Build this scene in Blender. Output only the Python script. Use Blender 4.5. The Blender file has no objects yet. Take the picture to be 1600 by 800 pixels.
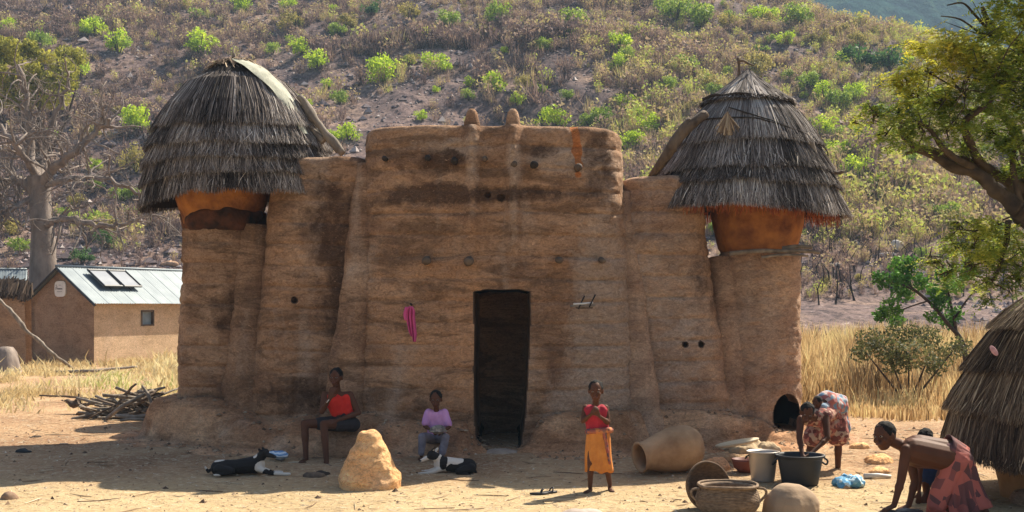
import bpy, math, random
import numpy as np
from mathutils import Vector, Matrix
random.seed(7); rng = np.random.default_rng(7)
sc = bpy.context.scene
col = sc.collection
# ---------------------------------------------------------------- camera, sky, sun, exposure
FP = 1920.0; HOR = 477.0; CAMZ = 1.86      # focal length in photo pixels, horizon row, eye height
cam_d = bpy.data.cameras.new('camera'); cam = bpy.data.objects.new('camera', cam_d); col.objects.link(cam)
cam.location = (0, 0, CAMZ); cam.rotation_euler = (math.radians(90), 0, 0)
cam_d.sensor_width = 36; cam_d.lens = 36 * FP / 1600; cam_d.shift_y = (HOR - 400) / 1600
cam_d.clip_end = 3000; cam_d.clip_start = .1
sc.camera = cam
SUN = np.array([.62, .67, 1.0])            # towards the sun
w = bpy.data.worlds.new('World'); sc.world = w; w.use_nodes = True
nt = w.node_tree; nt.nodes.clear()
sky = nt.nodes.new('ShaderNodeTexSky'); sky.sky_type = 'NISHITA'; sky.sun_disc = False
sky.sun_elevation = math.atan2(SUN[2], math.hypot(SUN[0], SUN[1])); sky.sun_rotation = math.atan2(SUN[0], SUN[1])
sky.dust_density = 2.2; sky.air_density = 1.0
bg = nt.nodes.new('ShaderNodeBackground'); bg.inputs[1].default_value = .072
wo = nt.nodes.new('ShaderNodeOutputWorld')
nt.links.new(sky.outputs[0], bg.inputs[0]); nt.links.new(bg.outputs[0], wo.inputs[0])
sl = bpy.data.lights.new('sun', 'SUN'); sl.energy = 5.0; sl.angle = math.radians(.5); sl.color = (1, .90, .74)
so = bpy.data.objects.new('sun', sl); col.objects.link(so)
so.rotation_euler = Vector(SUN).to_track_quat('Z', 'Y').to_euler()
sc.view_settings.view_transform = 'Standard'; sc.view_settings.look = 'None'
sc.view_settings.exposure = 1.2; sc.view_settings.gamma = 1
sc.cycles.volume_bounces = 0
sc.cycles.transparent_max_bounces = 8

# ---------------------------------------------------------------- helpers
def Q(px, py, Y):
    return np.array([(px - 800) / FP * Y, Y, CAMZ + (HOR - py) / FP * Y])
def vn(p, seed=0):
    p = np.asarray(p, float); i = np.floor(p).astype(np.int64); f = p - i; u = f * f * (3 - 2 * f)
    def h(a, b, c):
        n = (a * 374761393 + b * 668265263 + c * 1274126177 + seed * 974634777) & 0xffffffff
        n = ((n ^ (n >> 13)) * 1103515245 + 12345) & 0xffffffff
        n = ((n ^ (n >> 15)) * 2246822519) & 0xffffffff
        return ((n ^ (n >> 13)) & 0xffff) / 32767.5 - 1
    x, y, z = i[..., 0], i[..., 1], i[..., 2]; r = 0
    for a in (0, 1):
        for b in (0, 1):
            for c in (0, 1):
                r = r + h(x + a, y + b, z + c) * (u[..., 0] if a else 1 - u[..., 0]) * (u[..., 1] if b else 1 - u[..., 1]) * (u[..., 2] if c else 1 - u[..., 2])
    return r
def fbm(p, o=3, seed=0):
    r = 0; a = 1.; s = 0
    p = np.asarray(p, float)
    for k in range(o):
        r = r + a * vn(p * 2 ** k, seed + k); s += a; a *= .5
    return r / s
def sstep(a, b, x):
    t = np.clip((x - a) / (b - a), 0, 1); return t * t * (3 - 2 * t)

def mesh_np(name, V, Fs, smooth=True, tint=None, mids=None):
    V = np.asarray(V, np.float32).reshape(-1, 3)
    if not isinstance(Fs, (list, tuple)): Fs = [Fs]
    Fs = [np.asarray(f, np.int32) for f in Fs if len(f)]
    m = bpy.data.meshes.new(name); m.vertices.add(len(V)); m.vertices.foreach_set('co', V.ravel())
    nl = sum(f.size for f in Fs); nf = sum(len(f) for f in Fs)
    m.loops.add(nl); m.polygons.add(nf)
    m.loops.foreach_set('vertex_index', np.concatenate([f.ravel() for f in Fs]))
    st = []; o = 0
    for f in Fs:
        st.append(o + np.arange(len(f)) * f.shape[1]); o += f.size
    m.polygons.foreach_set('loop_start', np.concatenate(st).astype(np.int32))
    m.polygons.foreach_set('use_smooth', np.full(nf, smooth, bool))
    if mids is not None: m.polygons.foreach_set('material_index', np.asarray(mids, np.int32))
    if tint is not None:
        a = m.attributes.new('tint', 'FLOAT', 'POINT'); a.data.foreach_set('value', np.asarray(tint, np.float32))
    m.update(); m.validate()
    return m
def tag(o, label=None, cat=None, group=None, kind=None):
    if label: o['label'] = label
    if cat: o['category'] = cat
    if group: o['group'] = group
    if kind: o['kind'] = kind
    return o
def thing(name, loc, label, cat, group=None):
    o = bpy.data.objects.new(name, None); col.objects.link(o); o.location = loc; o.empty_display_size = .2
    return tag(o, label, cat, group)
WL = {}
def wloc(o):
    p = np.zeros(3)
    while o is not None: p = p + np.array(o.location); o = o.parent
    return p
def obj(name, mesh, mats, parent=None, at=None, local=False):
    """world-space mesh -> object; its origin goes to `at` (or the parent's base)"""
    if not isinstance(mats, (list, tuple)): mats = [mats]
    for m in mats: mesh.materials.append(m)
    o = bpy.data.objects.new(name, mesh); col.objects.link(o)
    if parent is not None:
        if not local: mesh.transform(Matrix.Translation(-Vector(wloc(parent))))
        o.parent = parent
    elif at is not None:
        if not local: mesh.transform(Matrix.Translation(-Vector(at)))
        o.location = at
    return o
def mk(name, V, Fs, mats, parent=None, at=None, smooth=True, tint=None, mids=None, local=False):
    return obj(name, mesh_np(name, V, Fs, smooth, tint, mids), mats, parent, at, local)
class B:
    """collects pieces of geometry"""
    def __init__(s): s.v = []; s.q = []; s.t = []; s.n = 0; s.tt = []
    def add(s, V, F, tint=None):
        V = np.asarray(V, float).reshape(-1, 3); F = np.asarray(F, int)
        s.v.append(V)
        if len(F):
            (s.q if F.shape[1] == 4 else s.t).append(F + s.n)
        s.n += len(V); s.tt.append(np.full(len(V), .5) if tint is None else (np.full(len(V), tint) if np.isscalar(tint) else np.asarray(tint)))
        return s
    def get(s):
        V = np.concatenate(s.v); Fs = []
        if s.q: Fs.append(np.concatenate(s.q))
        if s.t: Fs.append(np.concatenate(s.t))
        return V, Fs
    def build(s, name, mats, parent=None, at=None, smooth=True):
        V, Fs = s.get(); return mk(name, V, Fs, mats, parent, at, smooth, np.concatenate(s.tt))
def grid_faces(nr, nc, wrap=True):
    i = np.arange(nr - 1)[:, None] * nc; j = np.arange(nc if wrap else nc - 1)[None]; k = (j + 1) % nc
    return np.stack([i + j, i + k, i + nc + k, i + nc + j], -1).reshape(-1, 4)
def frame(d):
    d = np.asarray(d, float); d = d / (np.linalg.norm(d) + 1e-9)
    a = np.array([0, 0, 1.]) if abs(d[2]) < .9 else np.array([1., 0, 0])
    u = np.cross(d, a); u /= np.linalg.norm(u); return d, u, np.cross(d, u)
def tube(pts, rad, n=8, noise=0, seed=0, caps=True):
    pts = np.asarray(pts, float); rad = np.broadcast_to(np.asarray(rad, float), (len(pts),)).copy()
    V = []; d0, u, v = frame(pts[1] - pts[0])
    for i in range(len(pts)):
        d = pts[min(i + 1, len(pts) - 1)] - pts[max(i - 1, 0)]; d = d / (np.linalg.norm(d) + 1e-9)
        u = u - d * u.dot(d); u /= np.linalg.norm(u); v = np.cross(d, u)
        a = np.arange(n) * 2 * math.pi / n
        V.append(pts[i] + rad[i] * (np.cos(a)[:, None] * u + np.sin(a)[:, None] * v))
    V = np.concatenate(V)
    if noise: V = V + (vn(V * 9, seed)[:, None] * noise) * np.repeat(rad, n)[:, None]
    F = [grid_faces(len(pts), n)]
    if caps:
        V = np.concatenate([V, pts[:1], pts[-1:]]); m = len(V)
        j = np.arange(n); k = (j + 1) % n; b = (len(pts) - 1) * n
        c = np.stack([k, j, np.full(n, m - 2)], -1); e = np.stack([b + j, b + k, np.full(n, m - 1)], -1)
        F.append(np.concatenate([c, e]))
    return V, F
def addt(b, pts, rad, n=8, noise=0, seed=0, tint=None):
    V, F = tube(pts, rad, n, noise, seed); b.add(V, F[0], tint)
    if len(F) > 1: b.t.append(F[1] + b.n - len(V))
    return b
def curve(pts, k=6):
    """Catmull-Rom through pts"""
    P = np.asarray(pts, float); P = np.concatenate([2 * P[:1] - P[1:2], P, 2 * P[-1:] - P[-2:-1]]); out = []
    for i in range(1, len(P) - 2):
        for t in np.arange(k) / k:
            a, b_, c, d = P[i - 1], P[i], P[i + 1], P[i + 2]
            out.append(.5 * (2 * b_ + (c - a) * t + (2 * a - 5 * b_ + 4 * c - d) * t * t + (3 * b_ - a - 3 * c + d) * t ** 3))
    out.append(P[-2]); return np.array(out)
def lathe(prof, c, n=32, noise=0, seed=0, sq=(1, 1), axis=None):
    """prof: (r, z) list; open surface. axis: 3x3 matrix rows (x,y,z)"""
    prof = np.asarray(prof, float); a = np.arange(n) * 2 * math.pi / n
    V = np.stack([prof[:, 0][:, None] * np.cos(a) * sq[0], prof[:, 0][:, None] * np.sin(a) * sq[1], np.broadcast_to(prof[:, 1][:, None], (len(prof), n))], -1).reshape(-1, 3)
    if noise:
        r = np.stack([np.tile(np.cos(a), len(prof)), np.tile(np.sin(a), len(prof)), np.zeros(len(V))], -1)
        V = V + r * (fbm(V * 3 + 11, 3, seed) * noise)[:, None]
    if axis is not None: V = V @ np.asarray(axis)
    return V + np.asarray(c), grid_faces(len(prof), n)
def box(c, s, rz=0, rx=0):
    s = np.asarray(s, float) / 2
    V = np.array([[x, y, z] for x in (-1, 1) for y in (-1, 1) for z in (-1, 1)], float) * s
    M = np.array(Matrix.Rotation(rz, 3, 'Z') @ Matrix.Rotation(rx, 3, 'X'))
    return V @ M.T + np.asarray(c), np.array([[0, 1, 3, 2], [4, 6, 7, 5], [0, 4, 5, 1], [2, 3, 7, 6], [0, 2, 6, 4], [1, 5, 7, 3]])
def remesh(b, voxel, smooth=3, noise=0, nscale=10, dec=None):
    """union of closed pieces -> one continuous smooth surface"""
    V, Fs = b.get(); m = mesh_np('tmp', V, Fs); o = bpy.data.objects.new('tmp', m); col.objects.link(o)
    r = o.modifiers.new('r', 'REMESH'); r.mode = 'VOXEL'; r.voxel_size = voxel; r.use_smooth_shade = True
    if smooth:
        s_ = o.modifiers.new('s', 'SMOOTH'); s_.iterations = smooth; s_.factor = .5
    dg = bpy.context.evaluated_depsgraph_get(); nm = bpy.data.meshes.new_from_object(o.evaluated_get(dg))
    bpy.data.objects.remove(o); bpy.data.meshes.remove(m)
    if noise:
        co = np.empty(len(nm.vertices) * 3, np.float32); nm.vertices.foreach_get('co', co); co = co.reshape(-1, 3)
        no = np.empty(len(nm.vertices) * 3, np.float32); nm.vertices.foreach_get('normal', no); no = no.reshape(-1, 3)
        co = co + no * (fbm(co * nscale, 3, 5) * noise)[:, None]; nm.vertices.foreach_set('co', co.astype(np.float32).ravel())
    nm.polygons.foreach_set('use_smooth', np.ones(len(nm.polygons), bool)); nm.update()
    return nm
def verts_of(m):
    co = np.empty(len(m.vertices) * 3, np.float32); m.vertices.foreach_get('co', co); return co.reshape(-1, 3)
def rc(b, p, q, r1, r2=None, n=12, flat=None):
    """rounded cone p->q"""
    p = np.asarray(p, float); q = np.asarray(q, float); r2 = r1 if r2 is None else r2
    L = np.linalg.norm(q - p); d, u, v = frame(q - p if L > 1e-6 else [0, 0, 1])
    a = np.linspace(-math.pi / 2, 0, 5); c_ = np.linspace(0, math.pi / 2, 5)
    prof = [(r1 * math.cos(t) + 1e-5, r1 * math.sin(t)) for t in a] + [(r2 * math.cos(t) + 1e-5, L + r2 * math.sin(t)) for t in c_]
    V, F = lathe(prof, (0, 0, 0), n)
    V = V[:, :1] * u + V[:, 1:2] * v + V[:, 2:3] * d + p
    b.add(V, F); m = b.n - len(V); j = np.arange(n); k = (j + 1) % n; e = (len(prof) - 1) * n
    # close the poles
    b.v.append(np.array([p - d * r1, q + d * r2])); b.tt.append(np.full(2, .5)); b.n += 2
    b.t.append(np.concatenate([np.stack([m + k, m + j, np.full(n, b.n - 2)], -1), np.stack([m + e + j, m + e + k, np.full(n, b.n - 1)], -1)]))
    return b
def ell(b, c, r, ax=None, n=16):
    """ellipsoid, ax rows = its axes"""
    t = np.linspace(-math.pi / 2, math.pi / 2, 11); t[0] += .02; t[-1] -= .02
    V, F = lathe([(math.cos(x), math.sin(x)) for x in t], (0, 0, 0), n)
    V = np.concatenate([V, [[0, 0, -1], [0, 0, 1]]]) * np.asarray(r)
    if ax is not None: V = V @ np.asarray(ax)
    V = V + np.asarray(c); b.add(V, F); m = b.n - len(V); j = np.arange(n); k = (j + 1) % n; e = 10 * n
    b.t.append(np.concatenate([np.stack([m + k, m + j, np.full(n, b.n - 2)], -1), np.stack([m + e + j, m + e + k, np.full(n, b.n - 1)], -1)]))
    return b
def fixn(m):
    import bmesh
    bm = bmesh.new(); bm.from_mesh(m); bmesh.ops.recalc_face_normals(bm, faces=bm.faces); bm.to_mesh(m); bm.free()
def boolean(o, cutters):
    fixn(o.data)
    for k, (V, Fs) in enumerate(cutters):
        m = mesh_np('cut', V, Fs); c = bpy.data.objects.new('cut', m); col.objects.link(c); c.location = wloc(o)
        m.transform(Matrix.Translation(-Vector(wloc(o)))); fixn(m)
        md = o.modifiers.new('b', 'BOOLEAN'); md.operation = 'DIFFERENCE'; md.object = c; md.solver = 'EXACT'
        md.use_self = False
    dg = bpy.context.evaluated_depsgraph_get(); nm = bpy.data.meshes.new_from_object(o.evaluated_get(dg))
    cs = [md.object for md in o.modifiers]; o.modifiers.clear(); o.data = nm
    for c in cs: bpy.data.objects.remove(c)
def closed_cyl(p, q, r, n=14, sx=1, sz=1):
    V, F = tube([p, q], r, n); return V, F

# ---------------------------------------------------------------- materials
def new_mat(name):
    m = bpy.data.materials.new(name); m.use_nodes = True; nt = m.node_tree; nt.nodes.clear()
    out = nt.nodes.new('ShaderNodeOutputMaterial'); bs = nt.nodes.new('ShaderNodeBsdfPrincipled')
    nt.links.new(bs.outputs[0], out.inputs[0]); return m, nt, bs, out
def N(nt, t, **kw):
    n = nt.nodes.new(t)
    for k, v in kw.items():
        if k in n.inputs.keys() if isinstance(k, str) else False: n.inputs[k].default_value = v
        else: setattr(n, k, v)
    return n
def L(nt, a, b): nt.links.new(a, b)
def ramp(nt, fac, stops):
    r = nt.nodes.new('ShaderNodeValToRGB'); e = r.color_ramp.elements
    while len(e) < len(stops): e.new(.5)
    for k, (p, c) in enumerate(stops): e[k].position = p; e[k].color = tuple(c) + (1,)
    L(nt, fac, r.inputs[0]); return r.outputs[0]
def noise(nt, scale, detail=4, stretch=None, dist=0, rough=.55):
    tc = nt.nodes.new('ShaderNodeTexCoord'); n = nt.nodes.new('ShaderNodeTexNoise')
    n.inputs['Scale'].default_value = scale; n.inputs['Detail'].default_value = detail; n.inputs['Distortion'].default_value = dist
    n.inputs['Roughness'].default_value = rough
    if stretch:
        mp = nt.nodes.new('ShaderNodeMapping'); mp.inputs['Scale'].default_value = stretch
        L(nt, tc.outputs['Object'], mp.inputs[0]); L(nt, mp.outputs[0], n.inputs['Vector'])
    else: L(nt, tc.outputs['Object'], n.inputs['Vector'])
    return n.outputs['Fac']
def mix(nt, f, a, b, mode='MIX'):
    m = nt.nodes.new('ShaderNodeMix'); m.data_type = 'RGBA'; m.blend_type = mode
    for s_, v in ((0, f), (6, a), (7, b)):
        if isinstance(v, (int, float)): m.inputs[s_].default_value = v
        elif isinstance(v, tuple): m.inputs[s_].default_value = v + (1,) if len(v) == 3 else v
        else: L(nt, v, m.inputs[s_])
    return m.outputs[2]
def bump(nt, bs, pairs):
    prev = None
    for h, dist, st in pairs:
        b_ = nt.nodes.new('ShaderNodeBump'); b_.inputs['Distance'].default_value = dist; b_.inputs['Strength'].default_value = st
        L(nt, h, b_.inputs['Height'])
        if prev: L(nt, prev, b_.inputs['Normal'])
        prev = b_.outputs[0]
    L(nt, prev, bs.inputs['Normal'])
def simple(name, c1, c2=None, scale=8, rough=.85, bd=.004, detail=5, stretch=None, metal=0, spec=.3):
    m, nt, bs, o = new_mat(name); c2 = c2 or tuple(x * .6 for x in c1)
    n = noise(nt, scale, detail, stretch); L(nt, ramp(nt, n, [(.3, c2), (.7, c1)]), bs.inputs['Base Color'])
    bs.inputs['Roughness'].default_value = rough; bs.inputs['Metallic'].default_value = metal
    bs.inputs['Specular IOR Level'].default_value = spec
    if bd: bump(nt, bs, [(noise(nt, scale * 5, 4, stretch), bd, .6)])
    return m
def tinted(name, stops, rough=.8, trans=0, bscale=0, spec=.2, nmix=.0):
    """colour by the per-blade 'tint' attribute"""
    m, nt, bs, o = new_mat(name); a = nt.nodes.new('ShaderNodeAttribute'); a.attribute_name = 'tint'
    f = a.outputs['Fac']
    if nmix:
        k = nt.nodes.new('ShaderNodeMath'); k.operation = 'MULTIPLY_ADD'; k.inputs[1].default_value = nmix; L(nt, noise(nt, .9, 3), k.inputs[0])
        a2 = nt.nodes.new('ShaderNodeMath'); a2.operation = 'SUBTRACT'; a2.inputs[1].default_value = nmix * .5; L(nt, f, k.inputs[2]); L(nt, k.outputs[0], a2.inputs[0]); f = a2.outputs[0]
    c = ramp(nt, f, stops); L(nt, c, bs.inputs['Base Color']); bs.inputs['Roughness'].default_value = rough
    bs.inputs['Specular IOR Level'].default_value = spec
    if trans:
        t = nt.nodes.new('ShaderNodeBsdfTranslucent'); L(nt, c, t.inputs[0]); mx = nt.nodes.new('ShaderNodeMixShader'); mx.inputs[0].default_value = trans
        L(nt, bs.outputs[0], mx.inputs[1]); L(nt, t.outputs[0], mx.inputs[2]); L(nt, mx.outputs[0], o.inputs[0])
    return m
def mud_mat(name, base, dark, light, grey, stain=1.0):
    m, nt, bs, o = new_mat(name)
    at = nt.nodes.new('ShaderNodeAttribute'); at.attribute_name = 'stain'; sc_ = nt.nodes.new('ShaderNodeSeparateColor'); L(nt, at.outputs['Color'], sc_.inputs[0])
    big = noise(nt, 1.1, 5, (1, 1, 1.5), .8, .6); c = ramp(nt, big, [(.30, dark), (.47, base), (.68, light)])
    # warm wash, grey wash and dark soot follow the stains seen on the walls
    c = mix(nt, sc_.outputs[2], c, tuple(min(1, x * k) for x, k in zip(light, (1.15, 1.0, .85))))
    band = noise(nt, 1.5, 6, (.6, .6, 2.4), 1.2, .66); c = mix(nt, ramp(nt, band, [(.47, (0, 0, 0)), (.60, (.75 * stain,) * 3)]), c, tuple(x * .45 for x in base))
    gr = noise(nt, 1.2, 5, (1.5, 1.5, .5), .5); c = mix(nt, ramp(nt, gr, [(.52, (0, 0, 0)), (.70, (.6, .6, .6))]), c, grey)
    def masked(ch, col_, c, k=1.):
        n_ = noise(nt, 4.5, 6, None, .6, .7); a = nt.nodes.new('ShaderNodeMath'); a.operation = 'ADD'; L(nt, sc_.outputs[ch], a.inputs[0]); L(nt, n_, a.inputs[1])
        return mix(nt, ramp(nt, a.outputs[0], [(.72, (0, 0, 0)), (1.0, (.85 * k,) * 3)]), c, col_)
    c = masked(1, grey, c, .8); c = masked(0, tuple(x * .38 for x in dark), c)
    bt = nt.nodes.new('ShaderNodeAttribute'); bt.attribute_name = 'bare'; c = mix(nt, ramp(nt, bt.outputs['Fac'], [(.35, (0, 0, 0)), (.6, (1, 1, 1))]), c, (.25, .10, .035))
    # chopped straw and crumbs in the clay
    f1 = noise(nt, 9, 7, (1, 1, 1.7), 2.2, .72); c = mix(nt, .55, c, ramp(nt, f1, [(.36, (.36, .32, .30)), (.54, (1, 1, 1))]), 'MULTIPLY')
    f2 = noise(nt, 30, 5, (1, 1, 1.6), 1.0, .75); c = mix(nt, .55, c, ramp(nt, f2, [(.36, (.42, .38, .36)), (.58, (1.0, .98, .95))]), 'MULTIPLY')
    c = mix(nt, ramp(nt, f2, [(.62, (0, 0, 0)), (.72, (.7, .7, .7))]), c, tuple(min(1, x * 1.5) for x in light))
    L(nt, mix(nt, 1.0, c, (2.5, 2.38, 2.34), 'MULTIPLY'), bs.inputs['Base Color'])
    bs.inputs['Roughness'].default_value = .95; bs.inputs['Specular IOR Level'].default_value = .12
    bump(nt, bs, [(f1, .05, .8), (f2, .022, .8)])
    return m
M = {}
M['mud'] = mud_mat('mud_wall', (.19, .120, .073), (.105, .062, .04), (.275, .185, .118), (.25, .20, .155))
M['mud_pale'] = mud_mat('mud_wall_pale', (.235, .16, .108), (.155, .10, .068), (.30, .215, .145), (.27, .22, .175), .6)
M['orange'] = simple('orange_clay', (.46, .19, .05), (.12, .04, .018), 3.6, .92, .03, 7)
M['char'] = simple('sooty_clay', (.05, .035, .025), (.015, .012, .01), 9, .9, .01)
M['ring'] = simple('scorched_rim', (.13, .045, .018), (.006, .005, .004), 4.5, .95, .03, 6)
M['wood'] = simple('weathered_wood', (.17, .12, .08), (.06, .04, .028), 12, .8, .006, 5, (1, 1, .3))
M['wood_grey'] = simple('grey_wood', (.30, .25, .20), (.12, .095, .07), 9, .85, .006, 5, (1, 1, .35))
M['straw_grey'] = tinted('grey_thatch', [(0, (.02, .015, .013)), (.25, (.09, .072, .062)), (.5, (.24, .20, .175)), (.75, (.44, .39, .35)), (1, (.72, .66, .58))], .85, .1)
M['straw_brown'] = tinted('brown_thatch', [(0, (.035, .022, .015)), (.35, (.13, .085, .055)), (.65, (.27, .19, .12)), (1, (.58, .45, .30))], .85, .1)
M['thatch_core'] = simple('thatch_core', (.06, .045, .035), (.02, .016, .014), 30, .95, .02, 4, (1, 1, .1))
M['dark'] = simple('painted_shade_inside', (.009, .007, .006), (.005, .004, .003), 5, 1, 0)  # shade of the openings put into the colour of their inner faces
# ---------------------------------------------------------------- terrain
def crest(x):
    return 27.5 + np.logaddexp(0, (47 - x) * .9) / .9 * .78
def Hz(x, y):
    x = np.asarray(x, float); y = np.asarray(y, float)
    h = -.15 * (1 - sstep(13.4, 16.2, y))
    p = np.stack([x, y, np.zeros_like(x)], -1)
    h = h + .02 * fbm(p * .9, 3, 3) * sstep(9, 12, y)
    h = h + .05 * fbm(p * .25, 2, 4) * sstep(18, 24, y)
    yy = y - 4 * fbm(p * .035, 2, 9)
    up = np.interp(yy, [0, 47, 62, 70, 80, 95, 112, 140, 400], [0, 0, 2.0, 4.8, 8.0, 15.5, 23.5, 37, 160])
    up = up + sstep(62, 90, yy) * (1.5 * fbm(p * .06, 3, 12) + .9 * fbm(p * .22, 3, 15))
    c = crest(x) + 1.2 * fbm(p * .07, 3, 21)
    k = 3.0
    up = -np.logaddexp(-up / k, -c / k) * k + np.log1p(np.exp(-c / k)) * 0
    up = np.where(yy < 47, np.minimum(up, .0), up)
    up = np.maximum(up, 0)
    back = sstep(0, 90, y - (125 + np.clip((47 - x), 0, 200) * 1.6)) * 50 * (x > -400)
    return h + np.maximum(up - back, -2)
def hit(px, py):
    """point of the terrain seen through a photo pixel"""
    Y = np.concatenate([np.arange(30, 150, .25), np.arange(150, 320, 1.)])
    X = (px - 800) / FP * Y; Z = CAMZ + (HOR - py) / FP * Y; g = Hz(X, Y)
    k = np.nonzero(g >= Z)[0]
    if len(k) == 0: return None
    return np.array([X[k[0]], Y[k[0]], g[k[0]]])
def ground_mat():
    m, nt, bs, o = new_mat('dry_earth')
    a = noise(nt, .55, 5, None, .5); c = ramp(nt, a, [(.3, (.30, .19, .115)), (.5, (.41, .28, .17)), (.7, (.52, .385, .24))])
    tc = nt.nodes.new('ShaderNodeTexCoord')
    sx = nt.nodes.new('ShaderNodeSeparateXYZ'); L(nt, tc.outputs['Object'], sx.inputs[0])
    # yellow straw litter in front; the house's shade painted in darker and redder behind
    yn = nt.nodes.new('ShaderNodeMapRange'); yn.inputs[1].default_value = 13.2; yn.inputs[2].default_value = 14.6; L(nt, sx.outputs[1], yn.inputs[0])
    c = mix(nt, yn.outputs[0], mix(nt, .5, c, (.56, .43, .22)), mix(nt, 1.0, c, (.90, .80, .72), 'MULTIPLY'))
    pebb = noise(nt, 14, 6, None, 0, .75); c = mix(nt, ramp(nt, pebb, [(.52, (0, 0, 0)), (.66, (.8, .8, .8))]), c, (.62, .50, .33))
    dk = noise(nt, 7, 6, (1, 1, 1), .4, .7); c = mix(nt, ramp(nt, dk, [(.56, (0, 0, 0)), (.68, (.7, .7, .7))]), c, (.20, .125, .07))
    st = noise(nt, 30, 3, (.35, 1.6, 1), .8); c = mix(nt, ramp(nt, st, [(.60, (0, 0, 0)), (.67, (.8, .8, .8))]), c, (.62, .50, .30))
    far = nt.nodes.new('ShaderNodeMapRange'); far.inputs[1].default_value = 44; far.inputs[2].default_value = 50; L(nt, sx.outputs[1], far.inputs[0])
    hn = noise(nt, .16, 6, None, .6, .6); hc = ramp(nt, hn, [(.34, (.085, .06, .068)), (.5, (.20, .14, .125)), (.70, (.42, .29, .20))])
    h2 = noise(nt, 2.2, 7, (1, .6, 1), .6, .8); hc = mix(nt, .95, hc, ramp(nt, h2, [(.40, (.22, .20, .22)), (.56, (1, .97, .95))]), 'MULTIPLY'); hc = mix(nt, ramp(nt, h2, [(.60, (0, 0, 0)), (.70, (.7, .7, .7))]), hc, (.62, .54, .46))
    c = mix(nt, far.outputs[0], c, hc)
    L(nt, c, bs.inputs['Base Color']); bs.inputs['Roughness'].default_value = .95; bs.inputs['Specular IOR Level'].default_value = .15
    bump(nt, bs, [(noise(nt, 3.5, 6, None, .2, .65), .07, .8), (noise(nt, 20, 6, None, 0, .75), .03, .9)])
    return m
M['ground'] = ground_mat()
def axis(segs):
    out = []
    for a, b_, s_ in segs: out += list(np.arange(a, b_, s_))
    return np.array(out + [segs[-1][1]])
xs = axis([(-400, -120, 10), (-120, -60, 1.5), (-60, -9, .8), (-9, 9, .08), (9, 70, .8), (70, 160, 1.5), (160, 600, 12)])
ys = axis([(-30, 9, 2), (9, 18, .08), (18, 40, .35), (40, 150, .8), (150, 330, 4), (330, 900, 15)])
X, Y = np.meshgrid(xs, ys); Z = Hz(X, Y)
V = np.stack([X, Y, Z], -1).reshape(-1, 3)
ym = 47
def strip(rows, name):
    r0, r1 = rows; V_ = V.reshape(len(ys), len(xs), 3)[r0:r1].reshape(-1, 3)
    return tag(mk(name, V_, grid_faces(r1 - r0, len(xs), False), M['ground']), kind='structure')
kk = int(np.searchsorted(ys, 46.5))
strip((0, kk + 1), 'ground'); strip((kk, len(ys)), 'hillside')
# the far mountain across the valley
def farmat():
    m, nt, bs, o = new_mat('far_forest')
    n = noise(nt, .09, 6, None, .3, .7); L(nt, ramp(nt, n, [(.35, (.010, .02, .028)), (.55, (.025, .055, .045)), (.7, (.07, .10, .06))]), bs.inputs['Base Color'])
    bs.inputs['Roughness'].default_value = 1; bs.inputs['Specular IOR Level'].default_value = 0
    bump(nt, bs, [(noise(nt, .12, 5), 6, 1)]); return m
fx = np.arange(-60, 560, 2.5); fy = np.arange(330, 640, 2.5); X, Y = np.meshgrid(fx, fy); p = np.stack([X, Y, 0 * X], -1)
Zf = -20 + (Y - 330) * .80 + 22 * fbm(p * .012, 3, 31) + 3.5 * np.abs(fbm(p * .14, 3, 33)) * 2
Zf = np.minimum(Zf, 185 + 8 * fbm(p * .02, 2, 36))
tag(mk('far_mountain', np.stack([X, Y, Zf], -1), grid_faces(len(fy), len(fx), False), farmat()), kind='structure')
# haze
V, F = box((75, 320, 98), (1300, 760, 206)); V, F = box((75, 300, 105), (1300, 680, 252)); 
V, F = box((80, 435, 105), (1180, 950, 260))
hz = mk('haze', V, F, [], smooth=False)
hm = bpy.data.materials.new('haze'); hm.use_nodes = True; hn_ = hm.node_tree; hn_.nodes.clear()
ho = hn_.nodes.new('ShaderNodeOutputMaterial'); pv = hn_.nodes.new('ShaderNodeVolumePrincipled')
pv.inputs['Color'].default_value = (.55, .78, 1.0, 1); pv.inputs['Density'].default_value = .00052
hn_.links.new(pv.outputs[0], ho.inputs['Volume']); hz.data.materials.append(hm); tag(hz, kind='stuff')

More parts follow.
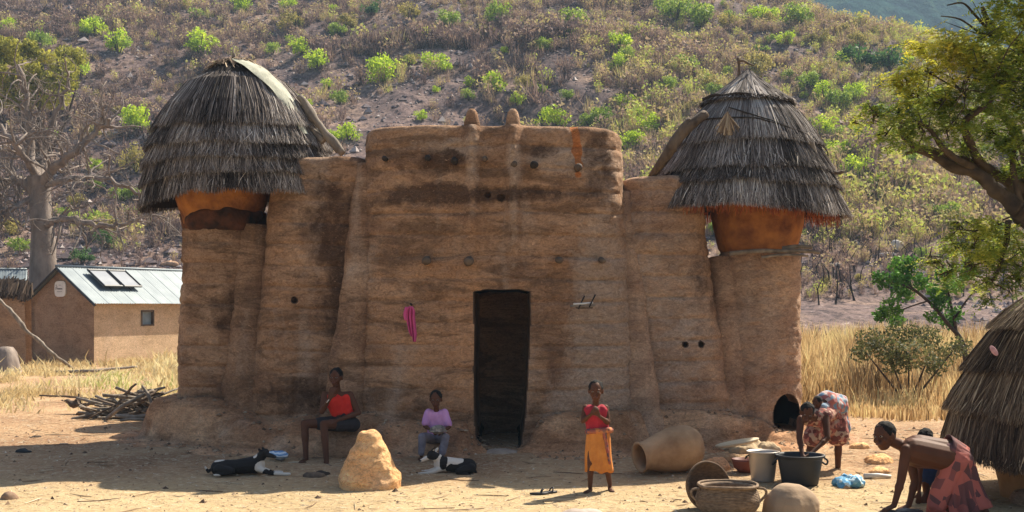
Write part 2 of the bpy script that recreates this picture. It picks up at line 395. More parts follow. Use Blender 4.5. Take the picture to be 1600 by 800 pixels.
# ---------------------------------------------------------------- the mud house
HB = (-.2, 17.6, 0)
house = thing('mud_house', HB, 'fortress-like brown mud house with two thatched granary towers and a dark doorway', 'house')
def stains(V):
    # old stains on the front: R soot, G grey wash run down the wall, B warm bare clay (house coordinates in metres)
    x, y, z = V[:, 0], V[:, 1], V[:, 2]; n = fbm(V * 1.3, 3, 77) * .35
    bl = lambda cx, cz, rx, rz: np.exp(-(((x - cx) / rx) ** 2 + ((z - cz) / rz) ** 2) ** 1.5)
    soot = .55 * bl(-1.05, 3.30, .95, .16) + .5 * bl(.35, 3.32, .7, .14) + .5 * bl(-2.45, 2.95, .38, .85) + .35 * bl(-2.3, 1.7, .3, .6) + .35 * bl(-1.2, 3.75, .6, .2) + .3 * bl(-2.9, .55, .8, .35) + .35 * bl(.3, 3.9, .3, .12) + .25 * bl(2.3, 3.3, .5, .15) + .35 * bl(2.6, 2.2, .3, .8) + .3 * bl(-3.95, 2.0, .35, .7) + .3 * bl(1.15, 3.6, .25, .6)
    g = .38 * bl(-.52, 3.6, .09, .7) + .40 * bl(.02, 3.3, .10, .9) + .5 * bl(1.1, 2.0, .55, 1.6) + .5 * bl(1.25, 1.2, .35, 1.2) + .4 * bl(.75, 3.75, .8, .2) + .45 * bl(2.0, 1.4, .8, 1.6) + .4 * bl(-2.05, 1.8, .12, 1.5) + .3 * bl(-1.0, 3.95, 1.0, .12) + .35 * bl(.55, .5, .3, .5)
    wm = .5 * bl(-1.0, 1.6, 1.0, 1.3) + .35 * bl(-.55, 1.0, .35, 1.2) + .4 * bl(.5, 2.4, .35, .5) + .25 * bl(-3.1, 1.6, .4, 1.4)
    return np.clip(np.stack([soot + n * (soot > .1), g + n * (g > .1), wm], -1), 0, 1)
def superell(n, m):
    t = np.linspace(0, 2 * math.pi, 4000, endpoint=False); c, s_ = np.cos(t), np.sin(t)
    r = (np.abs(c) ** n + np.abs(s_) ** n) ** (-1 / n)
    return c * r, s_ * r
def mudblock(name, c, zt, half_b, half_t, n, du=.03, dz=.022, tilt=0, topround=.09, seed=0, top_off=(0, 0), course=.29, amp=.032, z0=-.3, extra=None, mat='mud', topn=None, parent=None, label=None):
    x0, y0 = superell(n, 0)
    hx, hy = half_b; per = np.cumsum(np.hypot(np.diff(x0 * hx, append=x0[0] * hx), np.diff(y0 * hy, append=y0[0] * hy)))
    m = int(per[-1] / du); idx = np.searchsorted(per, np.arange(m) / m * per[-1]); ux, uy = x0[idx], y0[idx]
    zs = np.arange(z0, zt - topround, dz)
    rings = [(z, 1.0, 0.) for z in zs]
    for t in np.linspace(.15, 1, 6): rings.append((zt - topround + topround * math.sin(t * math.pi / 2), 1.0, topround * (1 - math.cos(t * math.pi / 2))))
    for ins in (.16, .3, .5, .8): rings.append((zt - .01 - (.0 if ins < .3 else .04), 1.0, ins))
    Vs = []
    for z, s_, ins in rings:
        f = np.clip((z) / zt, 0, 1) ** .9; ax = hx + (half_t[0] - hx) * f; ay = hy + (half_t[1] - hy) * f
        fx_ = max(ax - ins, .02); fy_ = max(ay - ins, .02)
        Vs.append(np.stack([c[0] + top_off[0] * f + ux * fx_, c[1] + top_off[1] * f + uy * fy_, np.full(m, z)], -1))
    P = np.array(Vs); R, _, _ = P.shape
    d = np.roll(P, -1, 1) - np.roll(P, 1, 1); nn = np.stack([d[..., 1], -d[..., 0], 0 * d[..., 0]], -1); nn /= np.linalg.norm(nn, axis=-1, keepdims=True) + 1e-9
    x, y, z = P[..., 0], P[..., 1], P[..., 2]
    # hand-laid courses: bulge between joints, joints wander
    zz = z / course + .26 * fbm(P * np.array([.7, .7, .3]), 2, seed + 1) + seed * .37
    t = zz - np.floor(zz); strength = .45 + .55 * vn(np.stack([x * .7, y * .7, np.floor(zz) * 3.3], -1), seed + 7)
    strength = np.clip(strength, .3, 1)
    cz = amp * strength * ((1 - np.abs(2 * t - 1) ** 8) - .8) * 2.2
    lay = .014 * vn(np.stack([x * .5, y * .5, np.floor(zz) * 5.1], -1), seed + 9)
    wide = .05 * fbm(P * .8, 2, seed + 3) + .022 * fbm(P * 3.5 * np.array([1, 1, 1.6]), 3, seed + 4) + .018 * fbm(P * 11 * np.array([1, 1, 1.5]), 3, seed + 5)
    D = (cz + lay) * (.35 + .65 * np.abs(nn[..., 1])) * sstep(zt, zt - .35, z) + wide
    if extra is not None: D = D + extra(x, y, z)
    fade = np.array([0 if r[2] > .12 else 1 for r in rings])[:, None]
    P = P + nn * (D * fade)[..., None]
    P[..., 2] += np.where(z > zt - topround - .01, .035 * fbm(P * 1.3, 3, seed + 6) + tilt * (x - c[0]), 0) 
    V = P.reshape(-1, 3); F = grid_faces(R, m)
    V = np.concatenate([V, [P[0].mean(0)], [P[-1].mean(0)]]); q = len(V); j = np.arange(m); k = (j + 1) % m; e = (R - 1) * m
    T = np.concatenate([np.stack([k, j, np.full(m, q - 2)], -1), np.stack([e + j, e + k, np.full(m, q - 1)], -1)])
    st = stains(V); al = (name == 'central_wall') * np.clip(np.exp(-((V[:, 0] - (.83 + (4.15 - V[:, 2]) * .13 + .03 * vn(V * 9, 3))) / .062) ** 6) * (V[:, 2] > 3.68 + .04 * vn(V * 8, 4)) + np.exp(-(((V[:, 0] - .87) / .05) ** 2 + ((V[:, 2] - 3.58) / .05) ** 2)), 0, 1) * (V[:, 1] < 17); me = mesh_np(name, V, [F, T]); ca = me.color_attributes.new('stain', 'FLOAT_COLOR', 'POINT'); ca.data.foreach_set('color', np.concatenate([st, np.ones((len(V), 1))], 1).astype(np.float32).ravel()); ba = me.attributes.new('bare', 'FLOAT', 'POINT'); ba.data.foreach_set('value', np.asarray(al * np.ones(len(V)), np.float32))
    o = obj(name, me, M[mat], parent or house)
    if label: o['label'] = label
    return o
def ribs(x, y, z):
    d = 0 * x
    front = (y < 17)
    for rx, zb in ((Q(737, 0, 16)[0], 2.55), (Q(801, 0, 16)[0], 2.3)):
        xx = x - rx - (4.2 - z) * .01
        d = d + .17 * np.exp(-(xx / .095) ** 2) * sstep(zb - .5, zb + 1.0, z) 
    # raised border round the doorway and lintel
    dx = np.abs(x + .13); 
    border = np.exp(-((dx - .52) / .10) ** 2) * (z < 2.2) + np.exp(-((z - 2.2) / .10) ** 2) * (dx < .6)
    d = d + .03 * np.clip(border, 0, 1)
    # patch of fallen plaster near the right top corner
    px_ = Q(900, 0, 16)[0]; d = d - .03 * np.exp(-((x - px_ - (4.0 - z) * .12) / .06) ** 4) * (z > 3.75)
    return d * front
central = mudblock('central_wall', (-.24, 17.62), 4.23, (2.04, 1.66), (1.73, 1.5), 5.5, seed=1, top_off=(0, .05), extra=ribs)
left_w = mudblock('side_wall', (-2.68, 17.75), 3.86, (1.0, 1.3), (.70, 1.2), 4.5, seed=2, top_off=(.06, .0), tilt=.02)
right_w = mudblock('side_wall', (2.14, 17.80), 3.62, (1.0, 1.3), (.56, 1.2), 4.0, seed=3, top_off=(-.09, 0.03), mat='mud_pale')
def flare(x, y, z): return .28 * (1 - sstep(-.1, .9, z)) ** 2
ltow = mudblock('corner_tower', (-4.12, 17.45), 2.95, (.60, .60), (.55, .55), 2.2, seed=4, extra=flare, topround=.05, amp=.026)
rtow = mudblock('corner_tower', (3.50, 17.35), 2.60, (.60, .60), (.545, .545), 2.1, seed=5, topround=.05, amp=.014, course=.38, mat='mud_pale')
for (x_, y_, hx, hy, zt, s_) in ((-3.9, 20.6, .9, .9, 3.1, 8), (2.7, 20.4, .9, .9, 2.4, 9)):
    mudblock('rear_tower', (x_, y_), zt, (hx, hy), (hx * .85, hy * .85), 2.1, .08, .08, seed=s_, topround=.05)
mudblock('rear_wall', (-.5, 19.9), 3.3, (3.4, 1.2), (3.2, 1.0), 4, .1, .1, seed=10)
# doorway and little openings cut into the walls
def prism(pts, y0, y1):
    n = len(pts); V = [(x, y, z) for y in (y0, y1) for x, z in pts]; F = [[k, (k + 1) % n, (k + 1) % n + n, k + n] for k in range(n)]
    c0 = len(V); V += [(np.mean([p[0] for p in pts]), y0, np.mean([p[1] for p in pts])), (np.mean([p[0] for p in pts]), y1, np.mean([p[1] for p in pts]))]
    T = [[(k + 1) % n, k, c0] for k in range(n)] + [[k + n, (k + 1) % n + n, c0 + 1] for k in range(n)]
    return np.array(V, float), [np.array(F), np.array(T)]
dpts = [(740, 456), (760, 452), (785, 453), (810, 452), (828, 456), (829, 500), (826, 560), (823, 620), (820, 660), (814, 694), (806, 704), (785, 706), (760, 706), (750, 702), (744, 690), (741, 640), (740, 580), (741, 520)]
dw = [(Q(a, b_, 16)[0], Q(a, b_, 16)[2]) for a, b_ in dpts][::-1]
cut = [prism(dw, 15.0, 18.9)]
def hole(px, py, Y, r, dy=.25): p = Q(px, py, Y); return closed_cyl(p + [0, -.35, 0], p + [0, dy, 0], r, 14)
cut += [hole(762, 304, 16.05, .045), hole(783, 308, 16.05, .055)]
boolean(central, cut)
boolean(left_w, [hole(459, 469, 16.45, .045)])
boolean(right_w, [hole(1070, 538, 16.6, .04), hole(1095, 538, 16.6, .042)])
# oval arched opening of the right tower
t_ = np.linspace(0, 2 * math.pi, 25)[:-1]
hc = Q(1227, 649, 17.0); hc[0] = 3.80
V, F = tube([hc + [-.1 * -1, -.55, 0], hc + [-.15, .0, 0]], 1, 24); c_ = V.mean(0)
ptsx = [(hc[0] - .02 + (.215) * math.cos(a), hc[2] + .31 * math.sin(a) * (1 if math.sin(a) > 0 else 1.05)) for a in t_]
ocut = prism(ptsx, 16.4, 17.62); boolean(rtow, [ocut])
# near-black colour painted inside the openings, standing in for their deep shade
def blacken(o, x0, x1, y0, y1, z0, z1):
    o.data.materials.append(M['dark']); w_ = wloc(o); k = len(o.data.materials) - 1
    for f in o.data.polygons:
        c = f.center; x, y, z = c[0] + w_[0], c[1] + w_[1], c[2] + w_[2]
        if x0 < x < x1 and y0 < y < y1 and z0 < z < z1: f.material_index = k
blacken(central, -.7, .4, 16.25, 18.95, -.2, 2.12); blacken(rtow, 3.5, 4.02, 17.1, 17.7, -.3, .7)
# rolls of clay covering the joints between blocks
def roll(pts, rads, seed, mat='mud', name='buttress'):
    P = curve(pts, 8); R = np.interp(np.arange(len(P)), np.arange(len(rads)) * 8, rads)
    P = curve(P, 3); P[:, 1] += .12; R = np.interp(np.linspace(0, 1, len(P)), np.linspace(0, 1, len(R)), R) * 1.35; V, F = tube(P, R, 30, .0); V[:len(P) * 30, 1] = np.repeat(P[:, 1], 30) + (V[:len(P) * 30, 1] - np.repeat(P[:, 1], 30)) * .72; V = V + (fbm(V * 4, 3, seed) * .04 + fbm(V * 12, 3, seed) * .015)[:, None] * np.array([1, 1, 0])
    return mk(name, V, F, M[mat], house)
roll([Q(572, 255, 16.5), Q(562, 380, 16.35), Q(548, 520, 16.2), Q(534, 645, 16.1), Q(528, 700, 16.05)], [.10, .14, .17, .21, .24], 51)
roll([Q(972, 300, 16.7), Q(984, 420, 16.55), Q(995, 540, 16.35), Q(1005, 640, 16.2), Q(1010, 700, 16.1)], [.10, .13, .15, .18, .22], 52, 'mud_pale')
roll([Q(394, 352, 17.0), Q(388, 480, 16.9), Q(382, 600, 16.85), Q(376, 690, 16.8)], [.17, .19, .23, .26], 53)
roll([Q(1137, 402, 17.1), Q(1140, 500, 17.0), Q(1145, 620, 16.9), Q(1150, 690, 16.85)], [.17, .19, .21, .24], 54, 'mud_pale')
# the two horns on the parapet
for px in (737, 801):
    p = Q(px, 205, 16.12)
    prof = [(.001, .34), (.045, .33), (.075, .29), (.09, .22), (.105, .14), (.115, .07), (.13, .0), (.14, -.1), (.1, -.35)]
    V, F = lathe(prof[::-1], p + [0, .06, -.03], 24, .025, px); mk('parapet_horn', V, F, M['mud'], house)
# beam ends poking out of the front
for px, py, r, ln in ((668, 247, .035, .12), (710, 252, .045, .16), (757, 249, .03, .1), (803, 256, .04, .1), (834, 258, .045, .12), (903, 262, .045, .14), (667, 407, .05, .14), (733, 408, .055, .18), (873, 407, .04, .1), (941, 407, .035, .12), (600, 248, .03, .08)):
    p = Q(px, py, 16.02 if py < 300 else 15.93); r = r * 1.1; b_ = B()
    addt(b_, [p + [0, .35, .02], p + [0, -ln * .4, 0], p + [.01, -ln * .8, -.01], p + [.01, -ln, -.012]], [r, r, r * .9, r * .5], 10, .3, px); b_.build('beam_end', M['wood'] if px % 2 else M['char'], house)
# skirt: the earth banked up against the foot of the walls, used as a bench
def sd(x, y, c, a, n):
    return (((np.abs(x - c[0]) / a[0]) ** n + (np.abs(y - c[1]) / a[1]) ** n) ** (1 / n) - 1) * min(a)
gx = np.arange(-6.2, 5.4, .045); gy = np.arange(14.2, 19.2, .045); X, Y = np.meshgrid(gx, gy)
D = np.minimum.reduce([sd(X, Y, (-.24, 17.62), (2.02, 1.66), 4), sd(X, Y, (-2.68, 17.75), (.98, 1.3), 4), sd(X, Y, (2.14, 17.80), (1.0, 1.3), 4), sd(X, Y, (-4.12, 17.45), (.72, .72), 2) , sd(X, Y, (3.5, 17.35), (.60, .60), 2)])
P3 = np.stack([X, Y, 0 * X], -1); nz = fbm(P3 * 1.6, 3, 61)
wd = .30 + .16 * nz + .22 * np.exp(-((X + 2.3) / .8) ** 2) - .02 * sstep(-2.6, -4.6, X) + .12 * np.exp(-((X + 1) / .35) ** 2)
ht = .30 + .10 * fbm(P3 * 1.1, 3, 66) + .05 * np.exp(-((X + 2.1) / .5) ** 2) + .22 * sstep(-3.2, -4.4, X) + .13 * sstep(.2, .9, X) * sstep(3.3, 2.7, X) - .22 * sstep(3.2, 3.7, X)
door = np.exp(-((X + .13) / .42) ** 6)
prof = 1 - sstep(wd * .55, wd * 1.5, np.maximum(D, 0))
prof = prof + .35 * (1 - sstep(0, .25, np.maximum(D, 0))) * .4
lump = (.06 * fbm(P3 * 5, 4, 62) + .05 * np.abs(fbm(P3 * 10, 3, 63))) * sstep(-.02, .3, prof) * sstep(1.3, .7, prof)
Zs = Hz(X, Y) - .04 + (ht * prof + .05 * sstep(.75, .25, D)) * (1 - .92 * door) + lump * 1.6 + .05 * np.exp(-((D - .62) / .3) ** 2) * (1 + fbm(P3 * 4, 3, 69)) * (1 - door)
F = grid_faces(len(gy), len(gx), False); keep = ((D > -.35) & (D < 1.25)).reshape(-1)[F].all(1)
mk('earth_bench', np.stack([X, Y, Zs], -1), F[keep], M['mud'] if 0 else mud_mat('bench_earth', (.25, .14, .075), (.15, .08, .045), (.36, .24, .145), (.30, .22, .155), .8), house)
def skirt_z(x, y):
    i = int(np.clip((y - 14.2) / .045, 0, len(gy) - 1)); j = int(np.clip((x + 6.2) / .045, 0, len(gx) - 1)); return float(Zs[i, j])
# threshold stone
b_ = B(); p = Q(783, 708, 15.72); ell(b_, p + [0, 0, .0], (.27, .22, .055)); mk_ = remesh(b_, .015, 2, .01, 9)
obj('threshold_stone', mk_, simple('pale_stone', (.42, .33, .26), (.28, .21, .16), 7, .9, .006), house)

# ---- thatched granaries
def thatch(parent, c, prof, layers, mat, seed, w=.008, dens=.0048, ln=1.15, tiltx=0., lump=.03, drop=None, name='thatch_layer', bulge=None):
    """prof: list (z, r) going down. layers: list of z where each course ends"""
    r_ = np.random.default_rng(seed); pz = np.array([p[0] for p in prof]); pr = np.array([p[1] for p in prof])
    def rad(z): return np.interp(-z, -pz, pr)
    def pt(a, z, off=0):
        r = rad(z) + off; k = 1 + lump * fbm(np.stack([np.cos(a) * 1.2, np.sin(a) * 1.2, z * .8], -1), 2, seed)
        if bulge is not None: k = k * bulge(a)
        zz = z + (tiltx * np.cos(a) * r)
        if drop is not None: zz = zz - drop(a) * sstep(pz[0] - .6 * (pz[0] - pz[-1]), pz[-1], z)
        return np.stack([c[0] + np.cos(a) * r * k, c[1] + np.sin(a) * r * k, zz], -1)
    zc = np.linspace(pz[0], pz[-1], 26); a = np.arange(64) * 2 * math.pi / 64
    Vc = pt(np.tile(a, 26), np.repeat(zc, 64), -.035); core = mk('thatch_core', Vc, grid_faces(26, 64), M['thatch_core'], parent)
    zt = pz[0]
    for li, zb in enumerate(layers):
        H_ = zt - zb; rb = rad(zb); n = int(2 * math.pi * max(rb, .2) / dens); b_ = B()
        for lay in range(3):
            a = r_.random(n) * 2 * math.pi; top = zt + .04 * r_.random(n) if lay < 2 else zb + H_ * (.25 + .5 * r_.random(n))
            top = np.minimum(top, pz[0]); a2 = a + r_.normal(0, .06, n) * (1 if lay else .5)
            ragg = .03 * vn(np.stack([np.cos(a) * 5, np.sin(a) * 5, 0 * a + li], -1), seed + 5) + r_.normal(0, .016, n)
            bot = zb - .03 + ragg; ms = np.linspace(0, 1, 4); P_ = []
            o1 = .006 * lay + .008 * r_.random(n); o2 = .072 + .014 * lay + .03 * r_.random(n) ** 2
            for t in ms:
                aa = a + (a2 - a) * t; z = top + (np.maximum(bot, pz[-1] - .0) - top) * t; off = o1 + (o2 - o1) * t
                P = pt(aa, z, off)
                if t == 1: P[:, 2] += np.minimum(bot - pz[-1], 0) - .01; 
                ww = (w * (.5 + r_.random(n))) * (1 if t < 1 else .35) * .5
                s_ = np.stack([-np.sin(aa), np.cos(aa), 0 * aa], -1)
                tw = r_.normal(0, .5, n); rr = np.stack([np.cos(aa), np.sin(aa), 0 * aa], -1)
                P_.append(P - s_ * ww[:, None] - rr * (ww * tw)[:, None]); P_.append(P + s_ * ww[:, None] + rr * (ww * tw)[:, None])
            A = np.stack(P_, 1); m = np.arange(n)[:, None] * 8
            F = np.concatenate([m + np.array([2 * k, 2 * k + 1, 2 * k + 3, 2 * k + 2]) for k in range(3)], 0)
            tn = np.clip(.37 + .20 * r_.normal(size=n) + .45 * fbm(np.stack([np.cos(a) * 3, np.sin(a) * 3, 0 * a + li * 2], -1), 3, seed + 8) + (r_.random(n) < .05) * .4, 0, 1)
            b_.add(A.reshape(-1, 3), F, np.repeat(tn, 8))
        b_.build(name, mat, parent, smooth=False)['kind'] = 'stuff'
        zt = zb + .05
    return pt
lg = (-3.93, 17.45)
# orange clay bowls
def bowl(c, prof, seed, seg=40):
    V, F = lathe(prof, (c[0], c[1], 0), seg, .03, seed); return V, F
V, F = bowl((-4.12, 17.45), [(.60, 3.62), (.66, 3.5), (.65, 3.35), (.60, 3.22), (.55, 3.1), (.53, 3.0)], 3); mk('granary_bowl', V, F, M['orange'], house)['label'] = 'orange clay granary bowl above the left tower'
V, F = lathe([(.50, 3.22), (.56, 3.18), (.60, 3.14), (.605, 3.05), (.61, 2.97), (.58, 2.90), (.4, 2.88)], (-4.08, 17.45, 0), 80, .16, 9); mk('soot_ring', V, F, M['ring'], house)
V, F = bowl((3.46, 17.35), [(.62, 3.42), (.66, 3.25), (.63, 3.0), (.585, 2.8), (.55, 2.66), (.5, 2.6)], 5); mk('granary_bowl', V, F, M['orange'], house)['label'] = 'orange clay granary bowl above the right tower'
lr = bpy.data.objects.new('granary_roof', None); col.objects.link(lr); lr.parent = house; lr.location = Vector((lg[0], lg[1], 3.4)) - Vector(HB); lr['label'] = 'blunt dome of grey thatch on the left tower'
rr_ = bpy.data.objects.new('granary_roof', None); col.objects.link(rr_); rr_.parent = house; rr_.location = Vector((3.33, 17.35, 3.2)) - Vector(HB); rr_['label'] = 'pointed cone of grey thatch on the right tower'
def ldrop(a): return .20 * np.exp(-((np.mod(a - math.pi + math.pi, 2 * math.pi) - math.pi) / .7) ** 2) * 0 + .24 * (np.cos(a - math.pi * 1.02) > .3) * (np.cos(a - math.pi * 1.02) - .3)
thatch(lr, lg, [(5.33, .05), (5.30, .22), (5.20, .40), (5.03, .60), (4.76, .82), (4.45, 1.0), (4.13, 1.12), (3.82, 1.18), (3.42, 1.21)], [4.33, 4.07, 3.87, 3.66, 3.40], M['straw_grey'], 11, drop=ldrop, bulge=lambda a: 1 + .13 * np.clip(np.cos(a + .35), 0, 1) ** 1.5)
def rdrop(a): return .12 * np.clip(np.cos(a + .3), 0, 1)
thatch(rr_, (3.33, 17.35), [(4.76, .50), (4.66, .62), (4.34, .83), (3.98, 1.02), (3.63, 1.18), (3.35, 1.29), (3.22, 1.33)], [4.12, 3.74, 3.56, 3.22], M['straw_grey'], 12, drop=rdrop)
thatch(rr_, (3.33, 17.35), [(5.17, .03), (5.1, .09), (4.95, .25), (4.82, .42), (4.73, .56)], [4.73], M['straw_grey'], 13, w=.02, name='thatch_cap')
# red-orange underside fringe of the right roof: straw stained by the clay
b_ = B(); n = 700; a = rng.random(n) * 2 * math.pi
def ring(a, r, z): return np.stack([3.33 + np.cos(a) * r, 17.35 + np.sin(a) * r, z - rdrop(a)], -1)
top = ring(a, 1.24, 3.26); bt = ring(a + rng.normal(0, .03, n), 1.27, 3.10 + rng.normal(0, .03, n)); s_ = np.stack([-np.sin(a), np.cos(a), 0 * a], -1) * .008
A = np.stack([top - s_, top + s_, bt + s_ * .4, bt - s_ * .4], 1); b_.add(A.reshape(-1, 3), np.arange(n * 4).reshape(-1, 4), np.repeat(rng.random(n), 4))
M['red_straw'] = tinted('red_straw', [(0, (.20, .04, .02)), (1, (.50, .16, .05))], .8, .3)
b_.build('straw_fringe', M['red_straw'], rr_, smooth=False)['kind'] = 'stuff'
# ropes round the right roof
def ringrope(r, z0, amp, ph, rad, a0=0, a1=2 * math.pi, sag=0):
    t = np.linspace(a0, a1, 60); pts = np.stack([3.33 + np.cos(t) * r, 17.35 + np.sin(t) * r, z0 + amp * np.cos(t + ph) + .01 * np.sin(t * 9)], -1); return pts, rad
for r, z0, amp, ph, rad in ((.62, 4.74, -.04, .3, .022),):
    pts, rd = ringrope(r, z0, amp, ph, rad); V, F = tube(pts, rd, 8, .3, 1); mk('rope', V, F, M['thatch_core'], rr_)
pr_ = lambda z: np.interp(-z, [-4.76, -4.66, -4.34, -3.98, -3.63, -3.35, -3.22], [.5, .62, .83, 1.02, 1.18, 1.29, 1.33])
t = np.linspace(math.radians(195), math.radians(345), 40); z = np.interp(t, [t[0], t[18], t[-1]], [4.42, 4.38, 4.02]); r = pr_(z) + .075
V, F = tube(np.stack([3.33 + np.cos(t) * r, 17.35 + np.sin(t) * r, z], -1), .011, 6, .3, 2); mk('rope', V, F, M['thatch_core'], rr_)
t = np.linspace(math.radians(240), math.radians(350), 30); z = np.interp(t, [t[0], t[-1]], [4.55, 3.95]); r = pr_(z) + .07
V, F = tube(np.stack([3.33 + np.cos(t) * r, 17.35 + np.sin(t) * r, z], -1), .01, 6, .3, 3); mk('rope', V, F, M['thatch_core'], rr_)
# finial: forked branch on top of the right roof
b_ = B(); p = Q(1155, 112, 17.35); addt(b_, curve([p + [0, 0, -.1], p + [0, 0, .06], p + [-.01, 0, .13], p + [-.02, 0, .19]]), .022, 8, .3)
addt(b_, curve([p + [-.03, 0, .14], p + [.05, -.01, .15], p + [.13, -.03, .11], p + [.2, -.04, .08]]), np.interp(np.arange(19), [0, 18], [.024, .008]), 8, .3); b_.build('finial', M['wood'], rr_)
b_ = B(); p = Q(364, 96, 17.35); addt(b_, [p + [0, 0, -.12], p + [0, 0, .1], p + [.01, 0, .2]], [.02, .016, .01], 8, .2); addt(b_, [p + [0.03, 0, -.12], p + [.03, 0, .06], p + [.02, 0, .12]], [.016, .016, .01], 8, .2)
b_.build('finial', M['wood_grey'], lr)
# untidy straw and bark strips over the top of the left roof
b_ = B(); n = 500
a = rng.random(n) * 2 * math.pi; r0 = rng.random(n) * .25; r1 = r0 + .12 + rng.random(n) * .25; c0 = np.array([lg[0], lg[1], 5.36])
p0 = np.stack([c0[0] + np.cos(a) * r0, c0[1] + np.sin(a) * r0, c0[2] - r0 * .25 + .04 * rng.random(n)], -1)
a2 = a + rng.normal(0, .5, n); p1 = np.stack([c0[0] + np.cos(a2) * r1, c0[1] + np.sin(a2) * r1, c0[2] - r1 * .42 + .05 * rng.random(n)], -1)
s_ = np.cross(p1 - p0, [0, 0, 1]); s_ = s_ / np.linalg.norm(s_, axis=1, keepdims=True) * .011
A = np.stack([p0 - s_, p0 + s_, p1 + s_ * .5, p1 - s_ * .5], 1); b_.add(A.reshape(-1, 3), np.arange(n * 4).reshape(-1, 4), np.repeat(rng.random(n), 4))
b_.build('loose_straw', M['straw_brown'], lr, smooth=False)['kind'] = 'stuff'
M['pale_bark'] = simple('pale_bark', (.46, .45, .36), (.26, .27, .2), 10, .8, .01, 5, (1, 1, .25))
def lsurf(ang, z, off=.07):
    r = (1 + .13 * max(0, math.cos(ang + .35)) ** 1.5) * np.interp(-z, [-5.33, -5.30, -5.20, -5.03, -4.76, -4.45, -4.13, -3.82], [.05, .22, .40, .60, .82, 1.0, 1.12, 1.18]) + off
    return np.array([lg[0] + math.cos(ang) * r, lg[1] + math.sin(ang) * r, z])
pts = curve([lsurf(math.radians(-60), 5.32), lsurf(math.radians(-50), 5.15), lsurf(math.radians(-40), 4.9), lsurf(math.radians(-35), 4.6), lsurf(math.radians(-32), 4.2)], 5)
nP = len(pts); wv = np.interp(np.arange(nP), [0, 6, 14, nP - 1], [.12, .17, .15, .06]); V = []
for i, p in enumerate(pts):
    rad_ = p - np.array([lg[0], lg[1], p[2]]); rad_ /= np.linalg.norm(rad_) + 1e-9; s_ = np.cross(rad_, [0, 0, 1])
    for u in np.linspace(-1, 1, 7): V.append(p + s_ * u * wv[i] + rad_ * (.03 * (1 - u * u) + .012 * math.sin(u * 9 + i)))
mk('bark_sheet', V, grid_faces(nP, 7, False), M['pale_bark'], lr)
# logs and sticks under the right granary
for k, (x0_, x1_, py, r, Y0) in enumerate(((1140, 1281, 394, .034, 16.70), (1190, 1262, 400, .022, 16.66), (1222, 1268, 387, .034, 16.78))):
    b_ = B(); addt(b_, curve([Q(x0_, py + 2, Y0), Q((x0_ + x1_) / 2, py - 2, Y0 - .03), Q(x1_, py, Y0 + .05)], 6), np.interp(np.arange(13), [0, 12], [r, r * .75]), 10, .35, k); b_.build('support_log', M['wood_grey'], house)
# forked poles leaning over the roofs
def pole(pts, rads, mat, label, name='notched_log', forks=(), cat='log'):
    P = curve(pts, 6); R = np.interp(np.linspace(0, 1, len(P)), np.linspace(0, 1, len(rads)), rads); b_ = B(); addt(b_, P, R, 10, .3, int(P[0][2] * 100))
    for f in forks: addt(b_, curve(f[0], 5), np.interp(np.linspace(0, 1, 5 * (len(f[0]) - 1) + 1), [0, 1], f[1]), 8, .3, 3)
    o = b_.build(name, mat, None, P[-1]); return tag(o, label, cat)
pole([Q(468, 150, 17.0), Q(488, 180, 16.95), Q(510, 210, 16.9), Q(536, 240, 16.85)], [.045, .06, .055, .05], M['wood_grey'], 'grey forked log leaning on the left thatched roof, bark peeling', forks=[([Q(462, 172, 17.05), Q(480, 195, 17.0), Q(505, 222, 16.92)], (.05, .05)), ([Q(503, 202, 16.9), Q(520, 225, 17.0), Q(528, 238, 17.05)], (.04, .03))])
pole([Q(1018, 277, 16.85), Q(1042, 242, 16.55), Q(1068, 205, 16.55), Q(1102, 178, 16.6)], [.05, .075, .085, .06], M['wood'], 'thick dark log leaning on the left side of the right thatched roof', forks=[([Q(1050, 236, 16.5), Q(1063, 205, 16.5), Q(1078, 186, 16.55)], (.06, .04))])
pole([Q(1250, 200, 16.75), Q(1262, 216, 16.62), Q(1275, 245, 16.6), Q(1284, 290, 16.6)], [.02, .05, .03, .02], M['wood_grey'], 'round-headed wooden beater hung on the right thatched roof', 'wooden_club', cat='club')
pole([Q(1270, 235, 16.9), Q(1290, 260, 16.8), Q(1306, 270, 16.8), Q(1318, 268, 16.8)], [.018, .022, .025, .022], M['wood'], 'short crooked stick jutting from the right thatched roof', 'crooked_stick', cat='stick')
# straw tuft hanging on the right roof
b_ = B(); n = 120; p = Q(1137, 178, 16.45)
e = p + np.stack([rng.normal(0, .07, n), rng.normal(-.03, .03, n), -.16 - .14 * rng.random(n)], -1); s_ = np.array([.006, 0, 0]); A = np.stack([p + 0 * e - s_, p + 0 * e + s_, e + s_, e - s_], 1)
A[:, :2, 2] += rng.random(n)[:, None] * .04
tag(b_.add(A.reshape(-1, 3), np.arange(n * 4).reshape(-1, 4), np.repeat(.4 + .6 * rng.random(n), 4)).build('straw_bundle', M['straw_brown'], None, p, False), 'small tuft of straw tied to the front of the right thatched roof', 'straw bundle')
